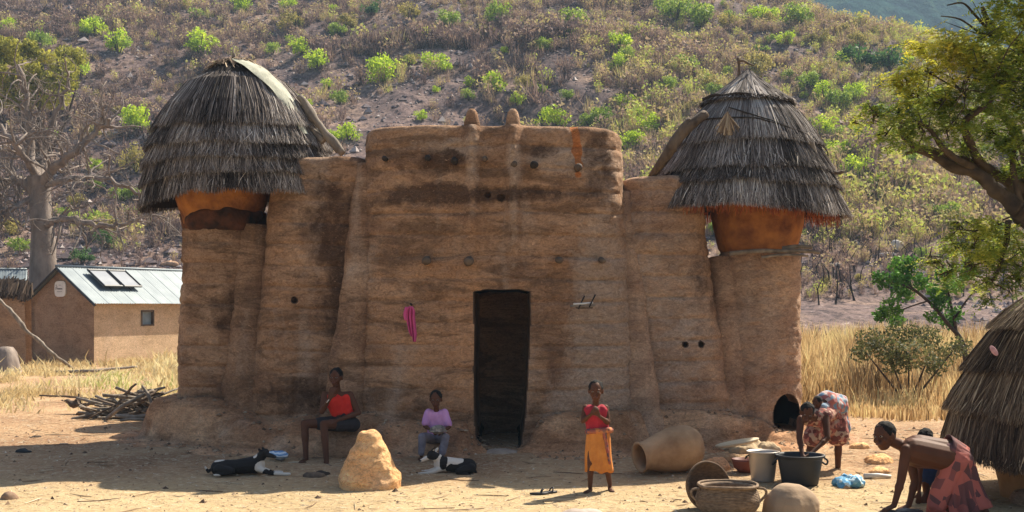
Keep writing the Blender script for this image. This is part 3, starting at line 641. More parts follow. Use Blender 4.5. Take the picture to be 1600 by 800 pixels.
# ---------------------------------------------------------------- vegetation
def leafcards(c, r, n, size, rg, squash=1., aspect=.5, tri=False, up=0):
    """n small leaf faces spread through an ellipsoid volume"""
    d = rg.normal(size=(n, 3)); d /= np.linalg.norm(d, axis=1, keepdims=True); p = c + d * (rg.random(n) ** .42)[:, None] * np.asarray(r)
    a = rg.normal(size=(n, 3)); a[:, 2] += up; a /= np.linalg.norm(a, axis=1, keepdims=True); b_ = np.cross(a, rg.normal(size=(n, 3))); b_ /= np.linalg.norm(b_, axis=1, keepdims=True)
    s = size * (.6 + .8 * rg.random(n))[:, None]; a = a * s; b_ = b_ * s * aspect
    if tri: A = np.stack([p - b_, p + b_, p + a * 1.5], 1); F = np.arange(n * 3).reshape(-1, 3)
    else: A = np.stack([p - a, p - b_, p + a, p + b_], 1); F = np.arange(n * 4).reshape(-1, 4)
    return A.reshape(-1, 3), F
def leafmat(name, stops, tr=.35): return tinted(name, stops, .65, tr, spec=.25)
M['leaf_bright'] = leafmat('leaf_bright', [(0, (.13, .22, .02)), (.5, (.46, .62, .035)), (1, (.80, .88, .09))], .4)
M['leaf_mid'] = leafmat('leaf_mid', [(0, (.09, .15, .02)), (.5, (.26, .38, .05)), (1, (.50, .56, .10))])
M['leaf_dark'] = leafmat('leaf_dark', [(0, (.02, .055, .015)), (.5, (.05, .13, .03)), (1, (.12, .22, .05))])
M['leaf_olive'] = leafmat('leaf_olive', [(0, (.15, .13, .04)), (.5, (.36, .31, .09)), (1, (.56, .46, .14))])
M['twig'] = tinted('dry_twigs', [(0, (.06, .045, .04)), (.5, (.20, .15, .125)), (1, (.36, .29, .23))], .9)
M['scrub'] = tinted('dry_scrub', [(0, (.06, .04, .042)), (.25, (.22, .145, .13)), (.52, (.45, .32, .23)), (.75, (.56, .47, .18)), (1, (.54, .62, .12))], .85, .25)
M['bark'] = simple('dark_bark', (.09, .065, .045), (.03, .02, .015), 10, .9, .01)
def shrub_mesh(name, seed, r, h, leaf, mats, n=420, clumps=9, size=.11):
    rg = np.random.default_rng(seed); b_ = B(); V0 = []
    for k in range(5):
        a = rg.random() * 6.28; e = np.array([math.cos(a) * r * .5, math.sin(a) * r * .5, h * .7]); addt(b_, [(0, 0, -.2), e * .5 + rg.normal(0, .06, 3), e], [.05, .035, .012], 4)
    nst = sum(len(x) for x in b_.q) + sum(len(x) for x in b_.t)
    V, Fs = b_.get(); tt = list(np.full(len(V), .5)); quads = [Fs[0]]; tris = [Fs[1]] if len(Fs) > 1 else []; mids_q = [0] * len(Fs[0]); nv = len(V); VV = [V]
    for k in range(clumps):
        a = rg.random() * 6.28; rr = r * (rg.random() ** .5) * .75; z = h * (.20 + .62 * rg.random() * (1 - .5 * rr / r)); cr = r * (.28 + .24 * rg.random())
        A, F = leafcards(np.array([math.cos(a) * rr, math.sin(a) * rr, z]), (cr, cr, cr * .8), n // clumps, size, rg)
        VV.append(A); quads.append(F + nv); nv += len(A); mids_q += [1] * len(F); base = .25 + .5 * rg.random(); tt += list(np.repeat(np.clip(base + rg.normal(0, .16, len(F)), 0, 1), 4))
    m = mesh_np(name, np.concatenate(VV), [np.concatenate(quads)] + ([np.concatenate(tris)] if tris else []), False, tt, mids_q + [0] * sum(len(t) for t in tris))
    for x in mats: m.materials.append(x)
    return m
kinds = {}
for nm, lf in (('bright', 'leaf_bright'), ('mid', 'leaf_mid'), ('dark', 'leaf_dark'), ('olive', 'leaf_olive')):
    kinds[nm] = [shrub_mesh('green_shrub', 100 + k + hash_, 1.0, 1.7, None, [M['bark'], M[lf]], 900, 13 + 2 * k, .085) for k, hash_ in zip(range(4), [len(nm) * 7] * 4)]
spots = [(150, 35, 24, 0), (185, 62, 22, 0), (310, 65, 28, 0), (120, 105, 17, 0), (380, 5, 18, 0), (583, 10, 16, 2), (470, 72, 16, 0), (498, 90, 20, 0), (513, 131, 10, 0), (595, 107, 25, 0), (640, 93, 10, 0), (676, 92, 20, 0), (698, 104, 9, 0), (660, 180, 11, 0), (665, 48, 12, 0), (605, 55, 11, 1), (680, 138, 7, 0), (732, 128, 10, 0), (773, 127, 19, 0), (807, 156, 12, 0), (843, 137, 10, 0), (863, 180, 24, 0), (892, 52, 9, 0), (850, 68, 14, 1), (965, 58, 22, 0), (965, 95, 19, 0), (1000, 175, 19, 0), (992, 215, 18, 0), (938, 180, 22, 1), (1018, 195, 18, 0), (545, 205, 18, 0), (515, 215, 14, 1), (1190, 15, 22, 0), (1228, 58, 14, 0), (1345, 82, 30, 2), (1392, 90, 26, 2), (1335, 262, 22, 0), (1378, 288, 20, 0), (1362, 342, 10, 0), (1365, 352, 15, 2), (1392, 245, 16, 0), (1440, 285, 20, 1), (1475, 330, 24, 1), (1300, 232, 18, 0), (1312, 155, 22, 1), (1265, 128, 20, 1), (130, 395, 18, 2), (105, 155, 15, 0), (150, 150, 11, 3), (215, 185, 24, 0), (240, 205, 18, 3), (150, 345, 24, 1), (165, 372, 18, 2), (1100, 20, 26, 1), (1055, 12, 24, 1), (1140, 30, 18, 3), (1180, 100, 26, 3), (1250, 20, 24, 1), (1070, 100, 20, 1), (1040, 130, 16, 1), (1290, 100, 18, 3), (700, 25, 20, 1), (780, 20, 22, 1), (900, 25, 22, 1), (820, 40, 16, 1), (760, 50, 14, 3), (640, 15, 16, 3), (540, 30, 16, 3), (460, 25, 24, 3), (340, 115, 14, 3), (425, 75, 12, 1), (60, 60, 20, 1), (15, 40, 16, 0), (1500, 300, 18, 1), (1410, 320, 16, 3), (1345, 320, 14, 1), (1330, 200, 22, 1), (1370, 215, 16, 3), (1215, 150, 16, 3), (1190, 75, 12, 1), (30, 380, 16, 1), (100, 330, 18, 1), (20, 350, 20, 3), (210, 250, 24, 3), (190, 300, 18, 1), (1540, 300, 20, 1), (1440, 395, 10, 1), (1395, 445, 8, 3), (1290, 440, 9, 3), (1340, 430, 9, 3), (1460, 455, 12, 3), (1330, 380, 9, 3)]
names4 = ['bright', 'mid', 'dark', 'olive']
def zone(px, py):
    a = 'behind the bare baobab' if px < 215 else 'above the left thatched roof' if px < 540 else 'above the left side wall' if px < 640 else 'above the wall horns' if px < 820 else 'above the right half of the wall' if px < 1000 else 'left of the right roof tip' if px < 1150 else 'right of the right roof tip' if px < 1320 else 'behind the acacia'
    return ('at the very top, ' if py < 30 else 'high up, ' if py < 75 else 'upper slope, ' if py < 125 else 'mid slope, ' if py < 190 else 'lower slope, ' if py < 280 else 'hill foot, ') + a
lab4 = {'bright': 'bright lime-green bush ', 'mid': 'dull green bush ', 'dark': 'deep green bush ', 'olive': 'olive-yellow bush '}
used = {}
def put_shrub(p, r, k):
    nm = names4[k]; ms = kinds[nm]; m = ms[random.randrange(4)]
    o = bpy.data.objects.new('green_shrub', m); col.objects.link(o); o.location = p; o.rotation_euler = (0, 0, random.random() * 6.28)
    o.scale = (r, r * random.uniform(.85, 1.1), r * random.uniform(.8, 1.15)); tag(o, ('small ' if r < .62 else 'large ' if r > 1.05 else 'mid-sized ') + lab4[nm] + zone(800 + FP * p[0] / p[1], HOR - FP * (p[2] - CAMZ) / p[1]), 'bush', 'green bushes on the hillside')
for px, py, s, k in spots:
    p = hit(px, min(py + s * .9, 470))
    if p is None: p = hit(px, py + s * 2)
    if p is None: continue
    r = s / FP * p[1] * 1.2; put_shrub(p + [0, 0, -.1 * r], r, k)
rg = np.random.default_rng(5); cnt = 0
while cnt < 190:
    px = rg.uniform(-60, 1660); py = rg.uniform(-40, 380); keep = .35 + .65 * (px > 950) + .3 * (py < 60) - .25 * (px > 420) * (px < 900) * (py > 90)
    if rg.random() > keep: continue
    p = hit(px, py)
    if p is None or p[1] < 62: continue
    r = rg.uniform(.45, 1.15); k = [1, 3, 3, 1, 0][int(rg.integers(5))]; put_shrub(p, r, k); cnt += 1
# leafless scrub, past counting: one mass of twiggy bushes
def scrub_base(seed, n=46):
    rg = np.random.default_rng(seed); a = rg.random(n) * 6.28; el = rg.uniform(.5, 1.5, n); L_ = rg.uniform(.5, 1.0, n)
    d = np.stack([np.cos(a) * np.cos(el), np.sin(a) * np.cos(el), np.sin(el)], -1); st = rg.normal(0, .10, (n, 3)); st[:, 2] = 0; st[n // 2:] += d[:n - n // 2] * L_[:n - n // 2, None] * .5
    e = st + d * L_[:, None] * np.where(np.arange(n) < n // 2, 1, .55)[:, None]; s_ = np.cross(d, [0, 0, 1.]); s_ /= np.linalg.norm(s_, axis=1, keepdims=True); s_ *= .022
    return np.stack([st - s_, st + s_, e], 1).reshape(-1, 3)
def scatter(name, mat, bases, pos, scl, tints, jit=.1, seed=1):
    rg = np.random.default_rng(seed); Vs = []; Ts = []
    which = rg.integers(len(bases), size=len(pos)); rot = rg.random(len(pos)) * 6.28
    for k, bs_ in enumerate(bases):
        id_ = np.nonzero(which == k)[0]
        if not len(id_): continue
        c, s_ = np.cos(rot[id_])[:, None], np.sin(rot[id_])[:, None]; x = bs_[None, :, 0]; y = bs_[None, :, 1]
        P = np.stack([x * c - y * s_, x * s_ + y * c, np.broadcast_to(bs_[None, :, 2], (len(id_), len(bs_)))], -1) * scl[id_][:, None, None] + pos[id_][:, None]
        Vs.append(P.reshape(-1, 3)); t = tints[id_][:, None] + np.repeat(rg.normal(0, jit, (len(id_), len(bs_) // 3)), 3, 1); Ts.append(np.clip(t, 0, 1).ravel())
    V = np.concatenate(Vs); return tag(mk(name, V, np.arange(len(V)).reshape(-1, 3), mat, smooth=False, tint=np.concatenate(Ts)), kind='stuff')
rg = np.random.default_rng(8); pos = []; scl = []; ti = []
Yc = rg.uniform(50, 175, 36000) ; Xc = (rg.uniform(-350, 1850, 36000) - 800) / FP * Yc; Zc = Hz(Xc, Yc)
pxs = 800 + FP * Xc / Yc; pys = HOR - FP * (Zc - CAMZ) / Yc
dn = fbm(np.stack([Xc * .09, Yc * .05, 0 * Xc], -1), 3, 44)
pr = .5 + .55 * dn + .25 * (pxs > 950) + .25 * (pys < 80) - .16 * (pxs > 400) * (pxs < 950) * (pys > 80) - .12 * (pys > 395)
vis = (pys > -60) & (pys < 470) & (rg.random(36000) < pr * .92) & (Yc > 50 + 8 * (pxs < 1250)) & (Zc < crest(Xc) + 2.5)
P = np.stack([Xc, Yc, Zc - .05], -1)[vis]; S = rg.uniform(.5, 1.7, vis.sum()) * np.where(pys[vis] > 380, .5, 1) * np.clip(.95 + .9 * fbm(P * .11, 2, 72), .45, 1.7) ; T = np.clip(.33 + .22 * rg.normal(size=vis.sum()) + .3 * fbm(P * .06, 2, 71) + .12 * (pxs[vis] > 900) - .10 * (pxs[vis] < 900), .02, 1)
twigs = [scrub_base(k) for k in range(5)]
print('scrub', len(P))
scatter('dry_scrub', M['scrub'], twigs, P, S, T, .1, 3)
# sparse leaves on part of the scrub
def leaf_base(seed, n=40):
    rg = np.random.default_rng(seed); A, F = leafcards(np.array([0, 0, .62]), (.5, .5, .38), n, .085, rg, tri=True, aspect=.7); return A
sel = rg.random(len(P)) < .5
scatter('scrub_leaves', M['scrub'], [leaf_base(k) for k in range(4)], P[sel], S[sel], np.clip(T[sel] + .22, 0, 1), .1, 4)
# loose stones of the scree
def stone_base(seed):
    rg = np.random.default_rng(seed); v = np.array([[1, 0, 0], [0, 1, 0], [-1, 0, 0], [0, -1, 0], [0, 0, .8], [0, 0, -.5]], float) * rg.uniform(.6, 1.2, (6, 1)); t = [[0, 1, 4], [1, 2, 4], [2, 3, 4], [3, 0, 4], [1, 0, 5], [2, 1, 5], [3, 2, 5], [0, 3, 5]]
    return v[np.array(t)].reshape(-1, 3)
n = 38000; Yc = rg.uniform(50, 150, n); Xc = (rg.uniform(-40, 1640, n) - 800) / FP * Yc; Zc = Hz(Xc, Yc)
M['rock'] = tinted('hill_rock', [(0, (.06, .045, .05)), (.55, (.22, .17, .165)), (1, (.60, .53, .48))], .9)
keepm = rg.random(n) < np.clip(.55 + fbm(np.stack([Xc * .07, Yc * .05, 0 * Xc], -1), 3, 91), 0, 1)
scatter('scree', M['rock'], [stone_base(k) for k in range(5)], np.stack([Xc, Yc, Zc], -1)[keepm], rg.uniform(.06, .26, n)[keepm] * (1 + (rg.random(n)[keepm] < .05) * 1.6), rg.uniform(.1, .8, n)[keepm], .06, 5)
# white boulders at the foot of the hill
M['white_rock'] = simple('pale_boulder', (.72, .66, .58), (.45, .40, .36), 3, .9, .03)
for px, py, wd_, hh, lb in ((1384, 396, 18, 7, 'flat pale boulder at the foot of the hill, nearer of the pair'), (1403, 384, 13, 13, 'tilted white boulder at the foot of the hill, further of the pair'), (1305, 412, 17, 5, 'low white boulder right of the round tower'), (262, 412, 16, 7, 'rounded brown rock behind the tin roof')):
    p = hit(px, py + hh * .6); k = p[1] / FP; b_ = B(); rg2 = np.random.default_rng(px)
    for q in range(4): ell(b_, p + [rg2.normal(0, wd_ * .35) * k, rg2.normal(0, .1), rg2.uniform(0, hh * .5) * k], (wd_ * .6 * k, wd_ * .4 * k, hh * .7 * k))
    m = remesh(b_, .09, 1, .12, 1.5); tag(obj('boulder', m, M['white_rock'] if px > 300 else M['mud_pale'], None, tuple(p)), lb, 'boulder')
# burnt stems standing in the black strip
b_ = B(); 
for k in range(130):
    p = hit(rg.uniform(1230, 1600), rg.uniform(360, 480))
    if p is None: continue
    h = rg.uniform(.4, 1.6); addt(b_, [p, p + [rg.normal(0, .1), 0, h * .6], p + [rg.normal(0, .2), 0, h]], [.05, .035, .012], 3)
tag(b_.build('burnt_stems', M['char'], smooth=False), kind='stuff')

# ---- grasses
M['grass_tall'] = tinted('tall_dry_grass', [(0, (.12, .075, .03)), (.35, (.42, .27, .12)), (.7, (.72, .54, .28)), (1, (.70, .62, .30))], .8, .35)
M['grass_low'] = tinted('low_dry_grass', [(0, (.34, .24, .11)), (.5, (.66, .53, .28)), (.85, (.76, .68, .40)), (1, (.46, .48, .16))], .8, .35)
def grass(name, mat, P, h, w, tint, seed, lean=.25):
    rg = np.random.default_rng(seed); n = len(P); a = rg.random(n) * 6.28; s_ = np.stack([np.cos(a), np.sin(a) * .5, 0 * a], -1) * (w * rg.uniform(.6, 1.4, n))[:, None]
    l = rg.normal(0, lean, (n, 3)) * h[:, None]; l[:, 2] = 0; up = np.array([0, 0, 1.]) * h[:, None]
    A = np.stack([P - s_, P + s_, P + up * .6 + l * .35 + s_ * .8, P + up * .6 + l * .35 - s_ * .8, P + up + l], 1)
    i = np.arange(n)[:, None] * 5; V = A.reshape(-1, 3)
    return tag(mk(name, V, [i + np.array([0, 1, 2, 3]), i + np.array([3, 2, 4])], mat, smooth=False, tint=np.repeat(np.clip(tint, 0, 1), 5)), kind='stuff')
n = 85000; Yc = 19.6 + 27 * rg.random(n) ** 1.25; pxs = rg.uniform(1225, 1720, n); Xc = (pxs - 800) / FP * Yc
P = np.stack([Xc, Yc, Hz(Xc, Yc)], -1); dn = fbm(P * .55, 3, 17); k = rg.random(n) < .42 + 1.3 * dn
edge = sstep(19.6, 21.5, Yc + .8 * fbm(P * .6, 2, 18)); k &= rg.random(n) < edge; P = P[k]; dn = dn[k]
h = (1.05 + .7 * fbm(P * .45, 3, 19)) * rg.uniform(.35, 1.15, len(P)) * (.25 + .75 * sstep(19.8, 26, P[:, 1] + 1.5 * fbm(P * .5, 2, 28))); grass('tall_grass', M['grass_tall'], P, h, .010 + .0002 * P[:, 1], .42 + .8 * fbm(P * .6, 3, 20) + rg.normal(0, .2, len(P)) + .15 * sstep(28, 40, P[:, 1]), 4, .16)
n = 42000; Yc = 21 + 24 * rg.random(n) ** 1.1; pxs = rg.uniform(-60, 330, n); Xc = (pxs - 800) / FP * Yc; P = np.stack([Xc, Yc, Hz(Xc, Yc)], -1)
k = rg.random(n) < (.22 + 1.2 * fbm(P * .8, 3, 23)) * sstep(20.5, 24, Yc); P = P[k]
grass('short_grass', M['grass_low'], P, rg.uniform(.05, .28, len(P)) * (1 + (rg.random(len(P)) < .02) * 1.2), .012 + .0002 * P[:, 1], .5 + .8 * fbm(P * .4, 2, 24) + rg.normal(0, .12, len(P)), 5, .5)
# grass between the house and the hill, far right and behind
n = 30000; Yc = rg.uniform(24, 50, n); Xc = rg.uniform(-22, 14, n); k = (800 + FP * Xc / Yc > 240) & (800 + FP * Xc / Yc < 1250); P = np.stack([Xc, Yc, Hz(Xc, Yc)], -1)[k]
grass('meadow_grass', M['grass_low'], P, rg.uniform(.1, .5, len(P)), .03 + 0 * P[:, 0], rg.uniform(.2, .9, len(P)), 6, .3)

# ---- bare baobab on the left
M['grey_bark'] = simple('grey_bark', (.30, .245, .205), (.11, .085, .07), 2.6, .9, .03, 6, (1, 1, .4))
def branch_rec(b_, p, d, L_, r, depth, rg, droop=.0, wig=.35, kids=3):
    n = 6; pts = [p]; dd = d / np.linalg.norm(d)
    for i in range(n):
        dd = dd + rg.normal(0, wig / n * 1.6, 3) + np.array([0, 0, -droop / n]); dd /= np.linalg.norm(dd); pts.append(pts[-1] + dd * L_ / n)
    addt(b_, pts, np.linspace(r, r * .42, n + 1), 8 if depth > 2 else (5 if depth > 1 else 3), .15, 1)
    if depth == 0: return
    for k in range(kids + (depth < 3)):
        t = rg.integers(2, n + 1); q = pts[t]; nd = dd * .7 + rg.normal(0, .75, 3); nd[2] += .12
        branch_rec(b_, q, nd, L_ * rg.uniform(.45, .72), r * (.62 - .05 * (n - t)) * .75, depth - 1, rg, droop, wig, kids)
YB = 52.0; base = np.array([(68 - 800) / FP * YB, YB, 0.]); base[2] = float(Hz(base[0], base[1])); bao = thing('baobab_tree', tuple(base), 'big leafless grey baobab with spreading bare branches behind the tin-roofed hut', 'tree')
def q2(a, c, dy=0): return Q(a, c, YB + dy)
b_ = B(); tp = curve([base - [0, 0, .5], q2(68, 400), q2(66, 350), q2(62, 310), q2(60, 275)], 8); rr = np.interp(np.linspace(0, 1, len(tp)), [0, .25, .6, 1], [.66, .52, .42, .48]); V, F = tube(tp, rr, 24); V = V + (fbm(V * .9, 3, 4) * .10)[:, None] * [1, 1, 0]
mk('trunk', V, F, M['grey_bark'], bao)
rg = np.random.default_rng(12)
main = [([q2(72, 352), q2(85, 345, -1), q2(110, 342, -1.5), q2(150, 352, -2), q2(190, 350, -2), q2(230, 338, -2)], .26), ([q2(62, 290), q2(85, 262, -1), q2(120, 235, -2), q2(150, 205, -2), q2(175, 185, -2)], .34), ([q2(60, 285), q2(48, 240, 1), q2(45, 190, 1), q2(38, 140, 1), q2(30, 100, 1)], .34), ([q2(55, 300), q2(25, 280), q2(-15, 290), q2(-60, 270)], .36),
        ([q2(64, 285), q2(70, 240, 2), q2(78, 200, 2), q2(95, 160, 2), q2(110, 120, 2)], .26), ([q2(70, 290), q2(110, 280, -2), q2(160, 278, -3), q2(210, 300, -3), q2(240, 320, -3)], .2), ([q2(50, 310), q2(20, 325, -1), q2(-10, 345, -1)], .22), ([q2(58, 275), q2(30, 235, -2), q2(5, 205, -2), q2(-30, 180, -2)], .25)]
for pts, r in main:
    P = curve(pts, 5); bb = B(); P = P + np.array([[math.sin(i * 1.7 + r * 9) * .12, 0, math.cos(i * 2.3) * .12] for i in range(len(P))]) * np.linspace(0, 1, len(P))[:, None]; r *= .68; R = np.linspace(r, r * .3, len(P)); addt(bb, P, R, 10, .25, 2)
    for k in range(24):
        t = rg.integers(len(P) // 5, len(P)); d = P[t] - P[t - 1]; d /= np.linalg.norm(d); d = d * .6 + rg.normal(0, .7, 3) + [0, 0, .15]
        branch_rec(bb, P[t], d, rg.uniform(1.0, 2.1), max(R[t] * .42, .045), 3, rg, .05, .95, 2)
    bb.build('branch', M['grey_bark'], bao)
# round yellow-green tree behind the baobab
def leafy(name, base, label, cat, clumps, leafm, trunk, rg, n, size, squash=.8, group=None):
    t = thing(name, tuple(base), label, cat, group); b_ = B()
    for pts, r0_, r1_ in trunk: P = curve(pts, 4); addt(b_, P, np.linspace(r0_, r1_, len(P)), 7, .2, 3)
    b_.build('trunk', M['bark'], t); b_ = B()
    for c, r in clumps:
        A, F = leafcards(np.asarray(c), (r, r, r * squash), int(n * r * r), size, rg); b_.add(A, F, np.repeat(np.clip(.25 + .5 * rg.random() + rg.normal(0, .15, len(F)), 0, 1), 4))
    b_.build('crown', leafm, t, smooth=False); return t
rg = np.random.default_rng(31); YT = 78.; bz = np.array([(60 - 800) / FP * YT, YT, 0]); bz[2] = Hz(bz[0], bz[1])
cl = [(Q(rg.uniform(-40, 105), 0, YT) * [1, 1, 0] + [0, rg.uniform(-1.5, 1.5), Q(0, rg.uniform(75, 160), YT)[2]], rg.uniform(.5, 1.1)) for k in range(46)]
leafy('leafy_tree', bz, 'rounded yellow-green tree rising behind the bare baobab at the left', 'tree', cl, M['leaf_olive2'] if 'leaf_olive2' in M else leafmat('leaf_yellowgreen', [(0, (.10, .11, .02)), (.5, (.32, .31, .05)), (1, (.58, .54, .09))]), [([bz, bz + [0, 0, 3], bz + [0, 0, 9]], .3, .1)] + [([bz + [0, 0, 3], bz + [x, 0, 6], bz + [1.6 * x, 0, 9]], .15, .03) for x in (-2, -1, 1, 1.6)], rg, 620, .12)

# ---- shrub tree in the tall grass
YS = 26.; bz = np.array([(1512 - 800) / FP * YS, YS, 0.])
def s2(a, c, dy=0): return Q(a, c, YS + dy)
tr = [([bz, s2(1505, 540), s2(1480, 505), s2(1450, 470), s2(1420, 445)], .07, .02), ([s2(1495, 525), s2(1490, 495), s2(1480, 450), s2(1475, 425)], .04, .015), ([s2(1455, 475), s2(1430, 455), s2(1400, 440), s2(1385, 430)], .03, .01), ([s2(1450, 470), s2(1420, 480), s2(1395, 490)], .02, .01), ([s2(1490, 500), s2(1510, 470), s2(1530, 445)], .03, .01)]
rg = np.random.default_rng(41)
cl = [(s2(a, c, rg.uniform(-.3, .3)), r) for a, c, r in ((1405, 415, .26), (1418, 430, .26), (1398, 435, .2), (1378, 440, .2), (1412, 455, .28), (1392, 480, .26), (1376, 492, .2), (1425, 410, .18), (1440, 440, .2), (1372, 430, .14), (1400, 498, .2), (1475, 430, .22), (1490, 445, .22), (1470, 470, .25), (1490, 490, .22), (1462, 455, .2), (1512, 425, .22), (1455, 495, .16), (1480, 505, .18))]
M['leaf_fresh'] = leafmat('leaf_fresh', [(0, (.03, .09, .015)), (.5, (.085, .22, .03)), (1, (.22, .38, .06))], .35)
leafy('small_tree', bz, 'small slanting tree with fresh green leaves standing in the tall dry grass', 'tree', cl, M['leaf_fresh'], tr, rg, 3600, .05, .9)
bz = np.array([(1420 - 800) / FP * 22.6, 22.6, 0.]); cl = [(Q(a, c - 8, 22.6 + rg.uniform(-.5, .5)), r) for a, c, r in ((1360, 540, .3), (1385, 555, .35), (1410, 530, .35), (1430, 560, .35), (1450, 535, .3), (1475, 560, .3), (1400, 575, .3), (1500, 550, .25), (1345, 560, .22), (1460, 580, .25))]
leafy('low_bush', bz, 'low wide dull-green bush half buried in the dry grass below the small tree', 'bush', cl, leafmat('leaf_dull', [(0, (.05, .06, .02)), (.5, (.12, .13, .05)), (1, (.24, .23, .10))]), [([bz, bz + [x, 0, .5], bz + [2 * x, 0, 1.0]], .03, .01) for x in (-.4, -.2, 0, .2, .4)], rg, 4200, .035, .8)

# ---- the big tree reaching in from the right
YA = 11.5
def t2(a, c, dy=0): return Q(a, c, YA + dy)
tb = np.array([7.9, 11.3, Hz(7.9, 11.3)]); big = thing('acacia_tree', tuple(tb), 'large spreading tree with fine leaves and dark crooked limbs reaching in from the right edge', 'tree')
limbs = [([tb - [0, 0, .3], tb + [-.1, 0, 1.0], t2(1760, 420), t2(1680, 392), t2(1620, 355), t2(1590, 325)], .16, .085), ([t2(1590, 325), t2(1565, 305), t2(1540, 282), t2(1518, 268), t2(1490, 262), t2(1455, 240), t2(1428, 228), t2(1408, 205), t2(1412, 188)], .075, .022), ([t2(1640, 330, .4), t2(1600, 300, .3), t2(1565, 278, .2), t2(1530, 258, .1), t2(1495, 250), t2(1465, 237), t2(1440, 234), t2(1415, 240)], .07, .018), ([t2(1560, 276, .2), t2(1530, 250, 0), t2(1512, 215, -.2), t2(1508, 190, -.3), t2(1530, 172, -.4), t2(1550, 155, -.4)], .05, .02), ([t2(1600, 300, .3), t2(1605, 250, .4), t2(1585, 200, .5), t2(1560, 178, .5), t2(1530, 170, .4), t2(1505, 175, .3)], .07, .02), ([t2(1522, 262, 0), t2(1480, 238, -.3), t2(1455, 205, -.4), t2(1435, 190, -.5)], .035, .012),
         ([t2(1620, 355), t2(1660, 250, .5), t2(1640, 150, .5), t2(1600, 80, .4), t2(1550, 40, .3), t2(1535, 10, .3)], .08, .02), ([t2(1575, 345), t2(1572, 380), t2(1560, 420), t2(1550, 440)], .03, .01), ([t2(1600, 340), t2(1590, 300), t2(1582, 250), t2(1588, 230)], .04, .015), ([t2(1570, 60, .3), t2(1545, 45, .2), t2(1525, 25, .1), t2(1505, 5, .1), t2(1480, 8, .1)], .02, .006), ([t2(1560, 60, .3), t2(1530, 50, .2), t2(1500, 30, .1), t2(1470, 25, .1)], .015, .005)]
for k, (pts, a, c) in enumerate(limbs):
    P = curve(pts, 6); V, F = tube(P, np.linspace(a, c, len(P)) * (1 + .12 * vn(np.stack([np.arange(len(P)) * .7, 0 * P[:, 0], 0 * P[:, 0] + k], -1), 3)), 12, .35, k); mk('trunk' if k == 0 else 'limb', V, F, M['bark'], big)
rg = np.random.default_rng(51)
cl = [(1400, 180, 26, .5), (1365, 180, 20, .5), (1345, 190, 10, .7), (1425, 150, 30, .5), (1450, 110, 34, .85), (1490, 80, 36, .9), (1530, 95, 30, .8), (1440, 195, 28, .4), (1500, 150, 36, .45), (1545, 55, 34, .6), (1590, 20, 42, .6), (1560, 120, 40, .4), (1595, 170, 36, .4), (1545, 205, 30, .35), (1480, 205, 24, .4), (1590, 90, 40, .5), (1410, 125, 16, .8), (1575, 225, 26, .35), (1505, 225, 18, .4), (1470, 160, 24, .5), (1385, 205, 16, .5), (1440, 75, 16, .9),
      (1500, 385, 24, .6), (1530, 365, 26, .7), (1560, 345, 24, .65), (1590, 380, 30, .5), (1550, 405, 30, .45), (1515, 415, 24, .4), (1480, 420, 18, .45), (1590, 425, 22, .4), (1455, 405, 12, .5), (1540, 440, 18, .4), (1500, 350, 14, .6), (1592, 260, 18, .4), (1575, 450, 14, .4)]
off = [(rg.uniform(1620, 2050), rg.uniform(-330, 330), rg.uniform(35, 60), .45) for k in range(60)] + [(rg.uniform(1480, 1700), rg.uniform(-200, -30), rg.uniform(30, 50), .5) for k in range(16)]
b_ = B(); sp = B()
for a, c, r, tn in cl + off:
    fr = a < 1620 and c > -10; k_ = YA / FP; cc = t2(a, c, rg.uniform(-.45, .45)); R = r * k_ * 1.05; ns = int((92 if fr else 30) * (r / 24) ** 2)
    sub = cc + rg.normal(size=(max(3, ns // 12), 3)) * R * .55
    for q in range(ns):
        p = sub[rg.integers(len(sub))] + rg.normal(size=3) * R * .26; an = rg.random() * 6.28; d = np.array([math.cos(an), math.sin(an), rg.uniform(-.7, .35)]); d /= np.linalg.norm(d); L_ = rg.uniform(.09, .2)
        m_ = 9; t = np.linspace(0, 1, m_); ax_ = p + d * (t * L_)[:, None] - np.array([0, 0, .25]) * (t ** 2 * L_)[:, None]
        s_ = np.cross(d, [0, 0, 1.]); s_ /= np.linalg.norm(s_); wv = (.022 + .010 * rg.random()) * np.sin(.35 + 2.5 * t)[:, None]
        dd_ = d * .0075
        for sg in (-1, 1):
            tip = ax_ + sg * s_ * wv + rg.normal(0, .007, (m_, 3)); A = np.stack([ax_ - dd_, ax_ + dd_, tip + dd_ * .8, tip - dd_ * .3], 1)
            b_.v.append(A.reshape(-1, 3)); b_.q.append(np.arange(m_ * 4).reshape(-1, 4) + b_.n); b_.n += m_ * 4; b_.tt.append(np.full(m_ * 4, min(1, max(0, tn * .78 + .07 + rg.normal(0, .13)))))
    if fr:
        for q in range(5):
            e = cc + rg.normal(size=3) * R * .8; addt(sp, [cc + rg.normal(0, .03, 3), (cc + e) / 2 + rg.normal(0, .03, 3), e], [.010, .007, .003], 3)
b_.build('crown', leafmat('leaf_acacia', [(0, (.08, .13, .02)), (.4, (.20, .28, .04)), (.7, (.46, .46, .06)), (1, (.72, .62, .09))], .5), big, smooth=False)
sp.build('twigs', M['bark'], big, smooth=False)['kind'] = 'stuff'
